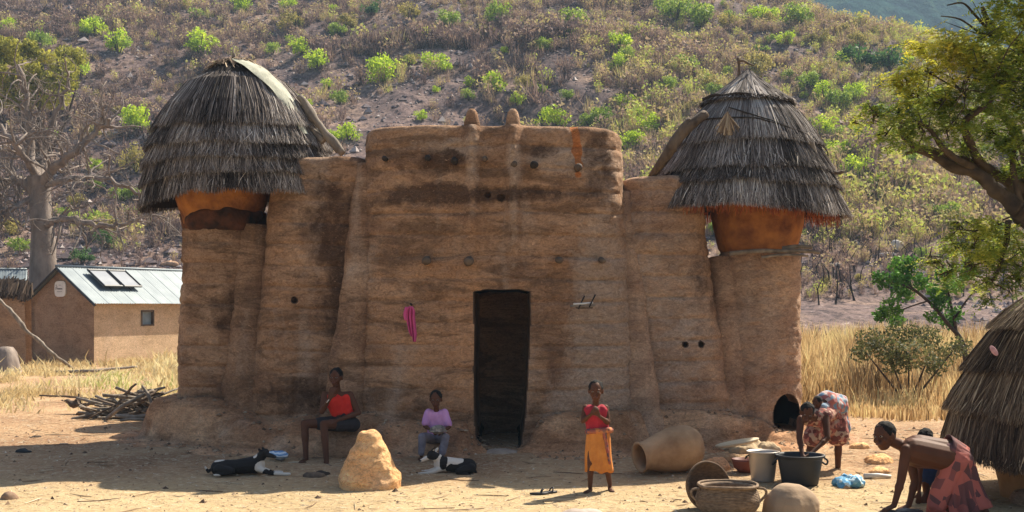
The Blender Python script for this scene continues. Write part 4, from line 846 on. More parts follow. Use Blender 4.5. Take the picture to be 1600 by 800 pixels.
# ---------------------------------------------------------------- outbuildings on the left
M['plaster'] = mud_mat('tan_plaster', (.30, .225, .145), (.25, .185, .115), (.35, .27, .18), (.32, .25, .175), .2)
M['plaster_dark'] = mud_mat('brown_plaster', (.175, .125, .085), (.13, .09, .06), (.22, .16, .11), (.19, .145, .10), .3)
M['tin'] = simple('galvanised_tin', (.215, .25, .265), (.14, .17, .19), 1.6, .55, .0, 5, (1, 1, 1), .2, .3)
M['panel_glass'] = simple('solar_glass', (.36, .37, .37), (.28, .29, .30), 2, .15, 0, 2, None, 0, .8)
M['frame_dark'] = simple('dark_metal', (.04, .04, .045), (.02, .02, .022), 6, .5, .001)
M['sign_white'] = simple('sign_white', (.72, .70, .66), (.6, .58, .55), 6, .6, 0)
M['sign_ink'] = simple('sign_ink', (.08, .09, .10), (.05, .05, .06), 6, .7, 0)
def hut(base, th, Lx, W, ze, zr, label, sheets=14, over=.28, name='tin_roof_hut'):
    """near gable corner at base; long wall runs along (cos th, sin th), gable along (-sin th, cos th)"""
    t = thing(name, tuple(base), label, 'hut'); u = np.array([math.cos(th), math.sin(th), 0]); v = np.array([-math.sin(th), math.cos(th), 0]); z = np.array([0, 0, 1.])
    P = lambda a, b_, c: base + u * a + v * b_ + z * c
    # walls: outer shell with thickness
    def slab(pts, nrm, thk, mat, nm, sub=None):
        pts = np.array(pts); n = len(pts); V = np.concatenate([pts, pts + nrm * thk]); F = [[k, (k + 1) % n, (k + 1) % n + n, k + n] for k in range(n)]
        b_ = B(); b_.add(V, F)
        c = np.concatenate([V, [pts.mean(0), pts.mean(0) + nrm * thk]]); T = [[(k + 1) % n, k, 2 * n] for k in range(n)] + [[k + n, (k + 1) % n + n, 2 * n + 1] for k in range(n)]
        o = mk(nm, c, [np.array(F), np.array(T)], mat, t, smooth=False); fixn(o.data); return o
    # long wall with window hole: four pieces welded into one mesh
    wx0, wx1, wz0, wz1 = 2.02, 2.62, 1.18, 1.70
    b_ = B(); xsn = [0, wx0, wx1, Lx]; zsn = [-.3, wz0, wz1, ze]
    for i in range(3):
        for j in range(3):
            if i == 1 and j == 1: continue
            for d_, fl in ((0, 0), (.25, 1)):
                q = [P(xsn[i], d_, zsn[j]), P(xsn[i + 1], d_, zsn[j]), P(xsn[i + 1], d_, zsn[j + 1]), P(xsn[i], d_, zsn[j + 1])]; b_.add(q if not fl else q[::-1], [[0, 1, 2, 3]])
    q = [(wx0, wz0), (wx1, wz0), (wx1, wz1), (wx0, wz1)]
    for k in range(4):
        a, c = q[k], q[(k + 1) % 4]; b_.add([P(a[0], 0, a[1]), P(a[0], .25, a[1]), P(c[0], .25, c[1]), P(c[0], 0, c[1])], [[0, 1, 2, 3]])
    b_.build('wall', M['plaster'], t, smooth=False)
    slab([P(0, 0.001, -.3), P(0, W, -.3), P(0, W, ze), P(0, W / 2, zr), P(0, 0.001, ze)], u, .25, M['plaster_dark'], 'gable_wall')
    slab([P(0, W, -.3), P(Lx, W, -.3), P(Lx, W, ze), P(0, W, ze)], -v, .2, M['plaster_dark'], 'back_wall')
    slab([P(Lx, 0, -.3), P(Lx, W, -.3), P(Lx, W, ze), P(Lx, W / 2, zr), P(Lx, 0, ze)], -u, .2, M['plaster'], 'gable_wall')
    # corrugated sheets
    sl = (zr - ze) / (W / 2)
    for side in (0, 1):
        e0 = -over; w_ = (Lx + .5) / sheets
        for k in range(sheets):
            n = 13; a = np.linspace(0, w_ * 1.03, n) - .25 + k * w_; lift = .004 * (k % 2) + .004; V = []
            for row, s_ in enumerate(np.linspace(0, 1, 4)):
                bb = (W / 2 + .02) - s_ * (W / 2 + over); zz = zr + .04 - (W / 2 - bb) * sl * 1.0 + lift
                zz = zr + .05 - (s_ * (W / 2 + over)) * sl + lift
                bq = bb if side == 0 else W - bb
                V += [P(x, bq, zz + (.022) * math.sin(x / w_ * math.pi * 10)) for x in a]
            mk('roof_sheet', V, grid_faces(4, n, False), M['tin'], t, smooth=True)
    # bargeboards along the rake, ridge cap
    for s_ in (-1, 1):
        p = P(-.24, W / 2, zr + .03); e = P(-.24, W / 2 + s_ * (W / 2 + over), zr + .03 - (W / 2 + over) * sl); bb = B(); addt(bb, [p - z * .04, e - z * .04], .045, 4); bb.build('bargeboard', M['frame_dark'], t, smooth=False)
    bb = B(); addt(bb, [P(-.26, W / 2, zr + .06), P(Lx + .25, W / 2, zr + .06)], .05, 6); bb.build('ridge_cap', M['tin'], t)
    return t, P, u, v, sl, (wx0, wx1, wz0, wz1)
th = math.radians(63); hb = Q(147, 0, 38.4); hb[2] = 0
t, P, u, v, sl, wn = hut(hb, th, 7.5, 2.75, 2.06, 3.04, 'low tan mud hut with tin roof, two roof panels and a small window')
# window: frame, shutter
a0, a1, z0, z1 = wn
M['shutter'] = simple('grey_blue_shutter', (.22, .26, .28), (.15, .18, .2), 5, .6, .002)
fr = B()
for (aa, bb_, cc_, dd_) in ((a0, a1, z1 - .06, z1), (a0, a1, z0, z0 + .05), (a0, a0 + .06, z0, z1), (a1 - .06, a1, z0, z1)):
    V, F = box((0, 0, 0), (bb_ - aa, .08, dd_ - cc_), th); fr.add(V + P((aa + bb_) / 2, .02, (cc_ + dd_) / 2), F)
wf = fr.build('window', M['wood'], t, smooth=False)
V, F = box(P((a0 + a1) / 2, .09, (z0 + z1) / 2), (a1 - a0 - .1, .03, z1 - z0 - .1), th); sh = mk('shutter', V, F, M['shutter'], wf, smooth=False)
# solar panels lying on the roof slope
nrm = np.cross(u, v); slope = np.array(-v - np.array([0, 0, sl])); slope /= np.linalg.norm(slope); up = np.cross(u, slope) * -1
if up[2] < 0: up = -up
pt_ = thing('solar_panel', tuple(P(1.5, .55, 2.75)), 'left of the two framed panels lying on the tin roof', 'solar panel', 'panels on the tin roof')
for k in range(2):
    if k: pt_ = thing('solar_panel', tuple(P(2.7, .55, 2.75)), 'right of the two framed panels lying on the tin roof', 'solar panel', 'panels on the tin roof')
    a_ = .7 + k * .86; s0, s1 = .35, 1.25; rp = lambda a, s_, h: P(a, 1.375, 3.04 + .05) + slope * s_ + up * h
    q = [rp(a_, s0, .14), rp(a_ + .78, s0, .14), rp(a_ + .78, s1, .14), rp(a_, s1, .14)]; q2_ = [x - up * .04 for x in q]
    mk('panel', q + q2_, np.array([[0, 1, 2, 3], [7, 6, 5, 4], [0, 4, 5, 1], [1, 5, 6, 2], [2, 6, 7, 3], [3, 7, 4, 0]]), M['panel_glass'], pt_, smooth=False)
    bb = B()
    for i in range(4): addt(bb, [q[i] + up * .005, q[(i + 1) % 4] + up * .005], .035, 4)
    bb.build('panel_frame', M['frame_dark'], pt_, smooth=False)
    bb = B(); addt(bb, [rp(a_ + .3, s0 - .1, .05), rp(a_ + .3, s1 + .1, .05)], .02, 4); bb.build('rail', M['frame_dark'], pt_, smooth=False)
# sign plate on the gable, rounded corners
sg = thing('wall_sign', tuple(P(-.03, 1.55, 2.15)), 'small white rounded sign plate high on the shaded gable wall', 'sign')
aa = np.linspace(0, 2 * math.pi, 33)[:-1]; c, s_ = np.cos(aa), np.sin(aa); rr = (np.abs(c) ** 4 + np.abs(s_) ** 4) ** -.25; V = [P(-.05, 1.42 + c[i] * rr[i] * .24, 2.38 + s_[i] * rr[i] * .25) for i in range(32)] + [P(-.01, 1.42 + c[i] * rr[i] * .24, 2.38 + s_[i] * rr[i] * .25) for i in range(32)] + [P(-.05, 1.42, 2.38)]
o = mk('plate', V, [np.array([[k, (k + 1) % 32, (k + 1) % 32 + 32, k + 32] for k in range(32)]), np.array([[k, (k + 1) % 32, 64] for k in range(32)])], M['sign_white'], sg, smooth=False); fixn(o.data)
b_ = B()
for k, (dy, dz, w_, h_) in enumerate(((.13, .04, .02, .10), (.115, .0, .04, .02), (.07, .0, .045, .035), (.02, -.0, .04, .04), (-.03, 0, .04, .035), (-.08, -.0, .05, .03), (.16, .12, .05, .02), (.02, -.09, .22, .012), (.0, .12, .10, .012), (.18, .02, .012, .1))):
    V, F = box((0, 0, 0), (.004, w_, h_), th); b_.add(V + P(-.054, 1.42 + dy, 2.38 + dz), F)
b_.build('lettering', M['sign_ink'], sg, smooth=False)
# second hut at the left edge
hb2 = Q(-60, 0, 37.0); hb2[2] = 0
hb2 = np.array([(20 - 800) / FP * 47, 47., 0.]) - np.array([5.0, 2.0, 0])
t2_, P2, *_ = hut(hb2, math.radians(20), 5.6, 3.0, 2.3, 3.22, 'second tin-roofed hut at the left edge, mostly behind a brown wall', 12)
# rough brown wall with thatched coping in front of it, left edge
wl = thing('mud_wall', tuple(np.array([(15 - 800) / FP * 36.5, 36.5, 0.])), 'dark brown mud yard wall with shaggy straw coping left of the tan hut', 'wall')
x0w, x1w = (-60 - 800) / FP * 36.5, (44 - 800) / FP * 36.5; xs_ = np.arange(x0w, x1w, .12); rows = []
for z_ in list(np.arange(-.3, 2.1, .15)) + [2.12]: rows.append([(x, 36.5 + .06 * math.sin(x * 2 + z_), z_) for x in xs_])
for yb in (.2, .4): rows.append([(x, 36.5 + yb, 2.14) for x in xs_])
rows.append([(x, 36.95, -.3) for x in xs_]); V = np.array(rows).reshape(-1, 3); V[:, 1] += fbm(V * 1.2, 3, 5) * .15
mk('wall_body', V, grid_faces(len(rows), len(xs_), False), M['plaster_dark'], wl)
b_ = B(); n = 900; x = rng.uniform(x0w, x1w, n); p0 = np.stack([x, 36.7 + rng.normal(0, .1, n), 2.45 + .15 * np.sin((x - x0w) * 1.4) + rng.normal(0, .05, n)], -1); p1 = p0 + np.stack([rng.normal(0, .08, n), -.35 + rng.normal(0, .05, n), -.35 - .15 * rng.random(n)], -1); s_ = np.array([.02, 0, 0])
A = np.stack([p0 - s_, p0 + s_, p1 + s_, p1 - s_], 1); b_.add(A.reshape(-1, 3), np.arange(4 * n).reshape(-1, 4), np.repeat(rng.random(n) * .5, 4)); b_.build('straw_coping', M['straw_brown'], wl, smooth=False)['kind'] = 'stuff'
# leaning pole in front of the hut, and the one behind it
pole([Q(-12, 458, 33), Q(25, 495, 33), Q(40, 515, 33), Q(62, 533, 33), Q(85, 555, 33), Q(116, 577, 33.5)], [.05, .055, .06, .05, .045, .035], M['wood_grey'], 'long crooked pole leaning down to the right before the left hut', 'leaning_pole', cat='pole')
tag(mk('tree_stump', *lathe([(.5, -.2), (.42, .3), (.3, .55), (.18, .7), (.001, .72)], np.array([(8 - 800) / FP * 34, 34., 0]), 16, .25, 3), M['grey_bark']), 'grey weathered stump at the left edge before the brown wall', 'stump')
pole([Q(70, 581, 33), Q(130, 580, 32), Q(170, 577, 32.5), Q(214, 573, 33)], [.03, .045, .04, .03], M['wood_grey'], 'long pale log lying in the straw before the tan hut', 'lying_log')
pole([Q(62, 618, 23.5), Q(110, 620, 23.2), Q(150, 624, 23)], [.015, .02, .018], M['wood'], 'thin straight stick lying left of the firewood pile', 'thin_stick', cat='stick')
# ---------------------------------------------------------------- firewood
rg = np.random.default_rng(77); mats = [M['wood_grey'], M['wood']]; gl = 'pale stick in the firewood heap left of the house'
proto = []
for k in range(8):
    L_ = 1.0; pts = [np.array([-L_ / 2, 0, 0])]; d = np.array([1., 0, 0])
    for i in range(5): d = d + rg.normal(0, .13, 3); d /= np.linalg.norm(d); pts.append(pts[-1] + d * L_ / 5)
    b_ = B(); addt(b_, pts, np.linspace(.055, .035, 6), 8, .4, k); V, Fs = b_.get(); m = mesh_np('firewood_stick', V, Fs, True); m.materials.append(mats[k % 3 == 0]); proto.append(m)
for k in range(150):
    px = rg.uniform(138, 262) if k < 90 else rg.uniform(180, 262); f = 1 - abs(px - 225) / 95; py = 652 - rg.random() * 40 * max(f, .12); Y_ = 20.2 + rg.uniform(-.25, .5)
    o = bpy.data.objects.new('firewood_stick', proto[k % 8]); col.objects.link(o); p = Q(px, min(py, 653), Y_); p[2] = max(p[2], .02)
    o.location = p; o.rotation_euler = (rg.uniform(-.3, .3), rg.uniform(-.42, .42), rg.uniform(-.9, 1.0)); s_ = rg.uniform(.35, 1.05); o.scale = (s_ * 1.0, rg.uniform(.22, .6), rg.uniform(.22, .6)); tag(o, gl, 'stick', 'sticks of the firewood heap')
for pts, r, lb in (([Q(165, 655, 19.6), Q(190, 636, 19.6), Q(215, 622, 19.7), Q(240, 610, 19.9)], .038, 'thickest pale log lying slantwise across the firewood heap'), ([Q(222, 603, 19.8), Q(234, 622, 19.7), Q(242, 642, 19.6)], .028, 'forked stick standing up out of the firewood heap'), ([Q(180, 650, 19.3), Q(215, 651, 19.2), Q(250, 647, 19.2)], .035, 'dark branch on the ground at the front of the firewood heap'), ([Q(188, 657, 18.9), Q(215, 655, 18.9), Q(238, 658, 18.9)], .025, 'low bent branch lying in the shade before the firewood heap'), ([Q(120, 622, 21), Q(150, 628, 20.8), Q(190, 618, 20.6)], .028, 'long curved branch reaching out left from the firewood heap')):
    pole(pts, [r * .8, r, r * .7], M['wood_grey'], lb, 'firewood_log', cat='log')
b_ = B(); rg2 = np.random.default_rng(3)
for q in range(9): e_ = Q(124, 632, 21) + [rg2.normal(0, .15), rg2.normal(0, .1), abs(rg2.normal(0, .09))]; rc(b_, Q(124, 634, 21), e_, .07, .03)
tag(obj('root_stump', remesh(b_, .03, 1, .12, 6), M['wood'], None, tuple(Q(122, 634, 21))), 'knotty dark root stump at the left end of the firewood', 'stump')

# ---------------------------------------------------------------- yard objects
def G(px, py): 
    Y_ = 16.0
    for _ in range(30): x = (px - 800) / FP * Y_; z = float(Hz(x, Y_)); Y_ = .5 * Y_ + .5 * (CAMZ - z) * FP / (py - HOR)
    return np.array([(px - 800) / FP * Y_, Y_, float(Hz((px - 800) / FP * Y_, Y_))])
M['clay_tan'] = mud_mat('tan_clay_lump', (.50, .31, .15), (.36, .19, .08), (.60, .42, .22), (.46, .33, .21), .35)
# termite-mound shaped clay cone
g = G(577, 760); b_ = B(); a = np.arange(40) * 2 * math.pi / 40
rc(b_, g + [0, 0, -.02], g + [-.01, 0, .50], .325, .135, 32); rc(b_, g + [.10, -.04, .05], g + [.05, -.03, .36], .27, .16, 24); rc(b_, g + [-.06, -.05, .05], g + [-.03, -.02, .34], .28, .19, 24)
tag(obj('clay_cone', remesh(b_, .014, 2, .04, 8), M['clay_tan'], None, tuple(g)), 'knee-high rough clay cone standing before the house between the seated people', 'clay cone')
# big clay jar on its side, mouth to the left
g = G(1052, 741); ax = np.array([-1, -.42, -.16]); ax /= np.linalg.norm(ax); d, uu, vv = frame(ax)
M['jar'] = simple('worn_clay', (.48, .31, .175), (.25, .145, .075), 3.5, .85, .012, 7)
prof = [(.001, -.40), (.12, -.39), (.20, -.35), (.255, -.26), (.275, -.14), (.268, -.02), (.235, .12), (.20, .24), (.175, .32), (.172, .37), (.185, .41), (.178, .425), (.15, .41), (.14, .36), (.17, .25), (.2, .1), (.22, -.1), (.15, -.3), (.001, -.34)]
V, F = lathe(prof, g + [-.02, .12, .262], 40, .006, 4, axis=[uu, vv, d]); jo = mk('clay_jar', V, F, M['jar'], None, tuple(g)); fixn(jo.data)
tag(jo, 'big tan clay jar lying on its side, mouth to the left, by the wall', 'jar')
def rock(name, px, py, r, label, mat, seed, cat='stone', vox=.02, nz=.06, ns=4, dz=0.):
    g = G(px, py) if py < 830 else np.array([(px - 800) / FP * 11.6, 11.6, -.15]); b_ = B(); rg = np.random.default_rng(seed)
    for k in range(3): ell(b_, g + [0, 0, dz] + rg.normal(0, .12, 3) * r, np.asarray(r) * rg.uniform(.8, 1, 3))
    return tag(obj(name, remesh(b_, vox, 2, nz, ns), mat, None, tuple(g)), label, cat)
rock('stone', 1235, 803, (.29, .26, .29), 'big round tan boulder at the bottom, right of the baskets', simple('boulder', (.40, .29, .19), (.27, .18, .11), 3, .9, .012), 1, 'boulder', .018, .03, 3, .02)
rock('stone', 1118, 733, (.20, .16, .15), 'reddish lump of earth between the clay jar and the bucket', mud_mat('earth_lump', (.38, .22, .12), (.25, .13, .07), (.48, .31, .18), (.40, .28, .19), .3), 2, 'lump', .018, .03, 6)
rock('stone', 907, 803, (.19, .14, .06), 'flat pale stone at the bottom edge in front of the standing girl', simple('flat_stone', (.50, .42, .35), (.33, .26, .21), 5, .85, .006), 3, 'stone', .015, .02, 6)
rock('stone', 14, 779, (.10, .08, .07), 'small brown stone near the bottom left corner', simple('brown_stone', (.30, .2, .13), (.2, .12, .08), 6, .9, .006), 4, 'stone', .012, .02, 9)
rock('rag', 40, 706, (.11, .08, .04), 'crumpled dark cloth lying in the shade at the far left', simple('black_cloth', (.035, .04, .045), (.015, .017, .02), 12, .9, .006), 5, 'rag', .012, .04, 12)
rock('dung', 55, 683, (.09, .06, .03), 'small dark clod behind the black rag at the far left', M['char'], 6, 'clod', .012, .03, 12)
for k, (px, py, sx) in enumerate(((490, 744, .14), (505, 741, .09))): rock('rag', px, py, (sx, .09, .045), ('brown crumpled rag on the ground by the seated woman' if k == 0 else 'small dark clump right of the brown rag by the seated woman'), M['wood'] if k == 0 else M['char'], 7 + k, 'rag', .012, .03, 11)
for k, (px, py, s_, lb) in enumerate(((1375, 722, .13, 'reddish clod of earth behind the right kneeling woman\'s head'), (1345, 700, .10, 'small clod of earth to the right of the bending woman'), (1372, 738, .09, 'dark clod beside the pale stick at the right'), (1060, 675, .12, 'grey flat rock leaning at the wall foot left of the jar'), (1170, 690, .10, 'small rock in the rubble at the tower foot'))):
    rock('clod', px, py, (s_ * 1.3, s_, s_ * .6), lb, M['clay_tan'] if k != 3 else M['mud_pale'], 20 + k, 'clod', .014, .05, 8)
# rubble and pale earth patch at the tower foot
rock('earth_heap', 1175, 704, (.42, .26, .09), 'pale sunlit heap of earth at the foot of the round tower', simple('pale_earth', (.52, .40, .25), (.36, .25, .14), 5, .95, .03), 31, 'heap', .02, .14, 7)
rock('earth_heap', 1230, 690, (.35, .3, .08), 'rough earth below the oval opening of the tower', M['clay_tan'], 32, 'heap', .02, .06, 7)
# bucket, tub, bowl
M['alu'] = simple('dull_aluminium', (.50, .45, .40), (.32, .28, .25), 3, .42, .002, 5, (1, 1, .4), .55, .5)
M['black_plastic'] = simple('black_plastic', (.035, .037, .042), (.022, .024, .028), 4, .55, .001)
def vessel(name, g, prof, mat, label, cat, parts=()):
    t = thing(name, tuple(g), label, cat); V, F = lathe(prof, g, 44); o = mk('body', V, F, mat, t); return t
g = G(1192, 751)
t = vessel('bucket', g, [(.001, .01), (.125, .0), (.130, .015), (.165, .30), (.185, .325), (.189, .335), (.182, .338), (.160, .31), (.125, .03), (.001, .025)], M['alu'], 'dented aluminium bucket left of the black tub', 'bucket')
for s_ in (-1, 1):
    b_ = B(); addt(b_, curve([g + [s_ * .165, -.03, .29], g + [s_ * .195, -.035, .28], g + [s_ * .20, 0, .25], g + [s_ * .17, .03, .27]], 5), .008, 6); b_.build('handle', M['frame_dark'], t)
g = G(1250, 757)
t = vessel('washing_tub', g, [(.001, .01), (.19, .0), (.20, .02), (.245, .28), (.255, .315), (.275, .32), (.278, .332), (.268, .338), (.245, .335), (.235, .31), (.185, .04), (.001, .03)], M['black_plastic'], 'black plastic washing tub the bending woman reaches into', 'tub')
for s_ in (-1, 1):
    b_ = B(); addt(b_, curve([g + [s_ * .25, -.06, .31], g + [s_ * .295, -.05, .27], g + [s_ * .30, .03, .22], g + [s_ * .25, .06, .25]], 5), .012, 6); b_.build('handle', M['black_plastic'], t)
V, F = lathe([(.001, .27), (.22, .27)], g, 30); M['water'] = simple('wash_water', (.10, .10, .10), (.07, .07, .07), 3, .1, 0, 2, None, 0, .7); mk('water', V, F, M['water'], t)
g = G(1164, 738)
t = vessel('clay_bowl', g, [(.001, .0), (.07, .0), (.13, .06), (.15, .13), (.155, .16), (.145, .16), (.12, .07), (.001, .02)], simple('red_clay', (.22, .07, .045), (.14, .04, .03), 5, .6, .002), 'small dark red bowl half hidden behind the aluminium bucket', 'bowl')
g = Q(1152, 694, 15.1); V, F = lathe([(.001, .0), (.2, .0), (.215, .03), (.2, .035), (.001, .025)], g, 24, .01, 3, sq=(1.25, .8)); V = V + np.stack([0 * V[:, 0], 0 * V[:, 0], (V[:, 0] - g[0]) * .18], -1)
tag(mk('winnowing_tray', V, F, simple('pale_tray', (.62, .52, .36), (.5, .4, .26), 8, .8, .003), None, tuple(g)), 'pale shallow tray leaning on the rubble behind the bucket', 'tray')
# the two baskets
M['basket'] = simple('basket_fibre', (.30, .21, .135), (.14, .09, .055), 22, .85, .004, 4, (1, 1, 2.5))
M['basket_dark'] = simple('basket_fibre_dark', (.17, .105, .06), (.08, .05, .03), 22, .85, .004, 4, (1, 1, 2.5))
g = np.array([(1137 - 800) / FP * 11.8, 11.8, -.15]); t = thing('round_basket', tuple(g), 'round woven basket with two handles and a wide rim at the bottom', 'basket')
pr0 = [(.0, .15), (.0, .20), (.04, .255), (.10, .295), (.16, .30), (.21, .285), (.25, .262), (.27, .258), (.285, .275)]
V, F = lathe([(r, z) for z, r in pr0] + [(r - .02, z - .005) for z, r in pr0[::-1]], g, 60, .008, 5); mk('basket_wall', V, F, M['basket'], t)
for z in np.arange(.015, .28, .0135):     # coils
    r = np.interp(z, [p[0] for p in pr0[1:]], [p[1] for p in pr0[1:]]) + .003; a = np.linspace(0, 2 * math.pi, 61); pts = np.stack([g[0] + np.cos(a) * r, g[1] + np.sin(a) * r, g[2] + z + .002 * np.sin(a * 37)], -1)
    V, F = tube(pts, .0068, 6, .25, int(z * 999), False); o = mk('coil', V, F, M['basket'], t)
a = np.linspace(0, 2 * math.pi, 61); V, F = tube(np.stack([g[0] + np.cos(a) * .28, g[1] + np.sin(a) * .28, g[2] + .288 + .004 * np.sin(a * 3)], -1), .015, 8, .3, 1, False); mk('rim', V, F, M['basket'], t)
for s_ in (-1, 1):
    V, F = tube(curve([g + [s_ * .27, -.04, .26], g + [s_ * .345, -.06, .25], g + [s_ * .355, -.06, .20], g + [s_ * .30, -.06, .14], g + [s_ * .29, -.05, .12]], 6), .013, 8, .3, 3); mk('handle', V, F, M['basket'], t)
g2 = np.array([(1112 - 800) / FP * 12.15, 12.15, -.15]); d = np.array([.42, -.88, .30]); d /= np.linalg.norm(d); _, uu, vv = frame(d)
t = thing('shallow_basket', tuple(g2), 'large dark shallow basket tipped on edge behind the round basket', 'basket')
pr1 = [(.001, -.16), (.10, -.155), (.17, -.12), (.21, -.06), (.235, .0), (.25, .03), (.235, .035), (.215, -.0), (.19, -.06), (.14, -.11), (.001, -.13)]
V, F = lathe(pr1, g2 + [-.04, 0, .21], 48, .018, 7, axis=[uu, vv, d]); o = mk('basket_wall', V, F, M['basket_dark'], t); fixn(o.data)
a = np.linspace(0, 2 * math.pi, 61); c_ = g2 + [-.04, 0, .21]
for r, off, rd in ((.247, .03, .014), (.243, .012, .009), (.236, -.006, .008), (.228, -.024, .008), (.218, -.045, .008)):
    pts = c_ + np.outer(np.cos(a) * r, uu) + np.outer(np.sin(a) * r, vv) + d * off; V, F = tube(pts, rd, 6, .3, 2, False); mk('coil', V, F, M['basket_dark'], t)
# sandals
for k, (px, py, rz) in enumerate(((842, 773, .1), (858, 771, .5))):
    g = G(px, py); t = thing('sandal', tuple(g), ('left' if k == 0 else 'right') + ' one of the two dark sandals left on the sunlit ground', 'sandal', 'pair of sandals')
    aa = np.linspace(0, 2 * math.pi, 25)[:-1]; V = []
    for z in (.0, .018): V += [(math.cos(q) * .10 * 1, math.sin(q) * .036 * (1 + .2 * math.cos(q)), z) for q in aa]
    V += [(0, 0, 0), (0, 0, .018)]; R = np.array(Matrix.Rotation(rz, 3, 'Z')); V = np.array(V) @ R.T + g + [0, 0, .005]
    o = mk('sole', V, [np.array([[i, (i + 1) % 24, (i + 1) % 24 + 24, i + 24] for i in range(24)]), np.array([[(i + 1) % 24, i, 48] for i in range(24)] + [[i + 24, (i + 1) % 24 + 24, 49] for i in range(24)])], M['frame_dark'], t)
    b_ = B(); pts = np.array([(.02, -.04, .015), (.035, -.02, .05), (.05, 0, .06), (.035, .02, .05), (.02, .04, .015)]) @ R.T + g; addt(b_, curve(pts, 4), .008, 6); b_.build('strap', M['frame_dark'], t)
# blue cloth heap, brown pot, pale stick
g = G(1328, 760); b_ = B(); rg = np.random.default_rng(9)
for k in range(12): ell(b_, g + [rg.normal(0, .10), rg.normal(0, .06), .03 + .04 * rg.random()], (.09, .07, .05))
def cloth_mat(name, c1, c2, c3, scale=22):
    m, nt, bs, o = new_mat(name); vo = nt.nodes.new('ShaderNodeTexVoronoi'); vo.inputs['Scale'].default_value = scale; tc = nt.nodes.new('ShaderNodeTexCoord'); L(nt, tc.outputs['Object'], vo.inputs['Vector'])
    sp = nt.nodes.new('ShaderNodeSeparateColor'); L(nt, vo.outputs['Color'], sp.inputs[0]); c = ramp(nt, sp.outputs[0], [(.35, c1), (.55, c2), (.8, c3)])
    L(nt, c, bs.inputs['Base Color']); bs.inputs['Roughness'].default_value = .9; bump(nt, bs, [(noise(nt, 14, 4), .01, .5)]); return m
tag(obj('cloth_heap', remesh(b_, .012, 1, .05, 14), cloth_mat('blue_cloth', (.10, .30, .50), (.25, .50, .66), (.55, .68, .72)), None, tuple(g)), 'crumpled light blue cloth heap right of the black tub', 'cloth')
rock('pot_sherd', 1322, 763, (.055, .05, .05), 'small brown clay lump in front of the blue cloth', M['jar'], 44, 'lump', .01, .01, 9)
p0, p1 = G(1350, 748), G(1392, 747); b_ = B(); addt(b_, [p0 + [0, 0, .03], (p0 + p1) / 2 + [0, 0, .035], p1 + [0, 0, .02]], [.03, .026, .018], 8, .3); tag(b_.build('pale_stick', M['sign_white'], None, tuple(p0)), 'short pale stick lying right of the blue cloth', 'stick')
# blue and white cloth in the shade by the first dog
g = G(432, 722); b_ = B(); rg = np.random.default_rng(19)
for k in range(7): ell(b_, g + [rg.normal(0, .07), rg.normal(0, .04) + .1, .05 + .06 * rg.random()], (.08, .06, .035))
m, nt, bs, o_ = new_mat('striped_cloth'); wv = nt.nodes.new('ShaderNodeTexWave'); wv.bands_direction = 'Z'; wv.inputs['Scale'].default_value = 9; wv.inputs['Distortion'].default_value = 4; tc = nt.nodes.new('ShaderNodeTexCoord'); L(nt, tc.outputs['Object'], wv.inputs['Vector'])
L(nt, ramp(nt, wv.outputs['Fac'], [(.45, (.62, .68, .74)), (.6, (.16, .28, .45))]), bs.inputs['Base Color']); bs.inputs['Roughness'].default_value = .9
tag(obj('cloth_heap', remesh(b_, .012, 1, .03, 12), m, None, tuple(g)), 'blue and white striped cloth bundled beside the dog at the left', 'cloth')
# dark stone ledge lump the woman leans beside
# pink cloth on a peg
p = Q(642, 476, 15.90); cl_ = thing('pink_cloth', tuple(p), 'pink garment hanging from a peg left of the doorway', 'cloth'); V = []
for i, s_ in enumerate(np.linspace(0, 1, 16)):
    wd = np.interp(s_, [0, .12, .35, .8, 1], [.02, .055, .056, .052, .035]); xo = np.interp(s_, [0, .3, 1], [0, -.005, .035])
    for u_ in np.linspace(-1, 1, 22): V.append(p + [xo + u_ * wd, -.035 - .022 * math.cos(u_ * 8 + s_ * 2) * min(1, s_ * 5 + .2), -.02 - s_ * (.46 - .07 * (u_ < -.2))])
M['pink'] = simple('pink_cloth', (.62, .10, .26), (.46, .06, .18), 9, .9, .004)
o = mk('cloth', V, grid_faces(16, 22, False), M['pink'], cl_); sd_ = o.modifiers.new('s', 'SOLIDIFY'); sd_.thickness = .006
b_ = B(); addt(b_, curve([p + [-.05, -.05, -.03], p + [-.07, -.055, -.13], p + [-.055, -.055, -.20]], 5), [.022] * 11, 8, .3); b_.build('sleeve', M['pink'], cl_)
b_ = B(); addt(b_, [p + [0, .15, 0], p + [0, -.07, .01]], .014, 6); tag(b_.build('wooden_peg', M['char'], None, tuple(p)), 'dark peg in the wall holding the pink garment', 'peg')
# little rack right of the doorway
p = Q(912, 475, 15.95); rk = thing('stick_rack', tuple(p), 'two slanting dark pegs holding a pale stick, right of the doorway', 'rack')
for px_, py_ in (((904, 482), (913, 463)), ((921, 479), (930, 461))):
    b_ = B(); addt(b_, [Q(px_[0], px_[1], 15.78), Q(py_[0], py_[1], 16.05)], .011, 6); b_.build('peg', M['char'], rk)
for a, c, r, mt in (((891, 478), (930, 477), .014, 'wood_grey'), ((896, 475), (926, 473), .013, 'sign_white'), ((900, 481), (926, 481), .01, 'wood')):
    b_ = B(); addt(b_, [Q(*a, 15.86), Q((a[0] + c[0]) / 2, (a[1] + c[1]) / 2 + .4, 15.85), Q(*c, 15.88)], r, 6, .2); b_.build('stick', M[mt], rk)
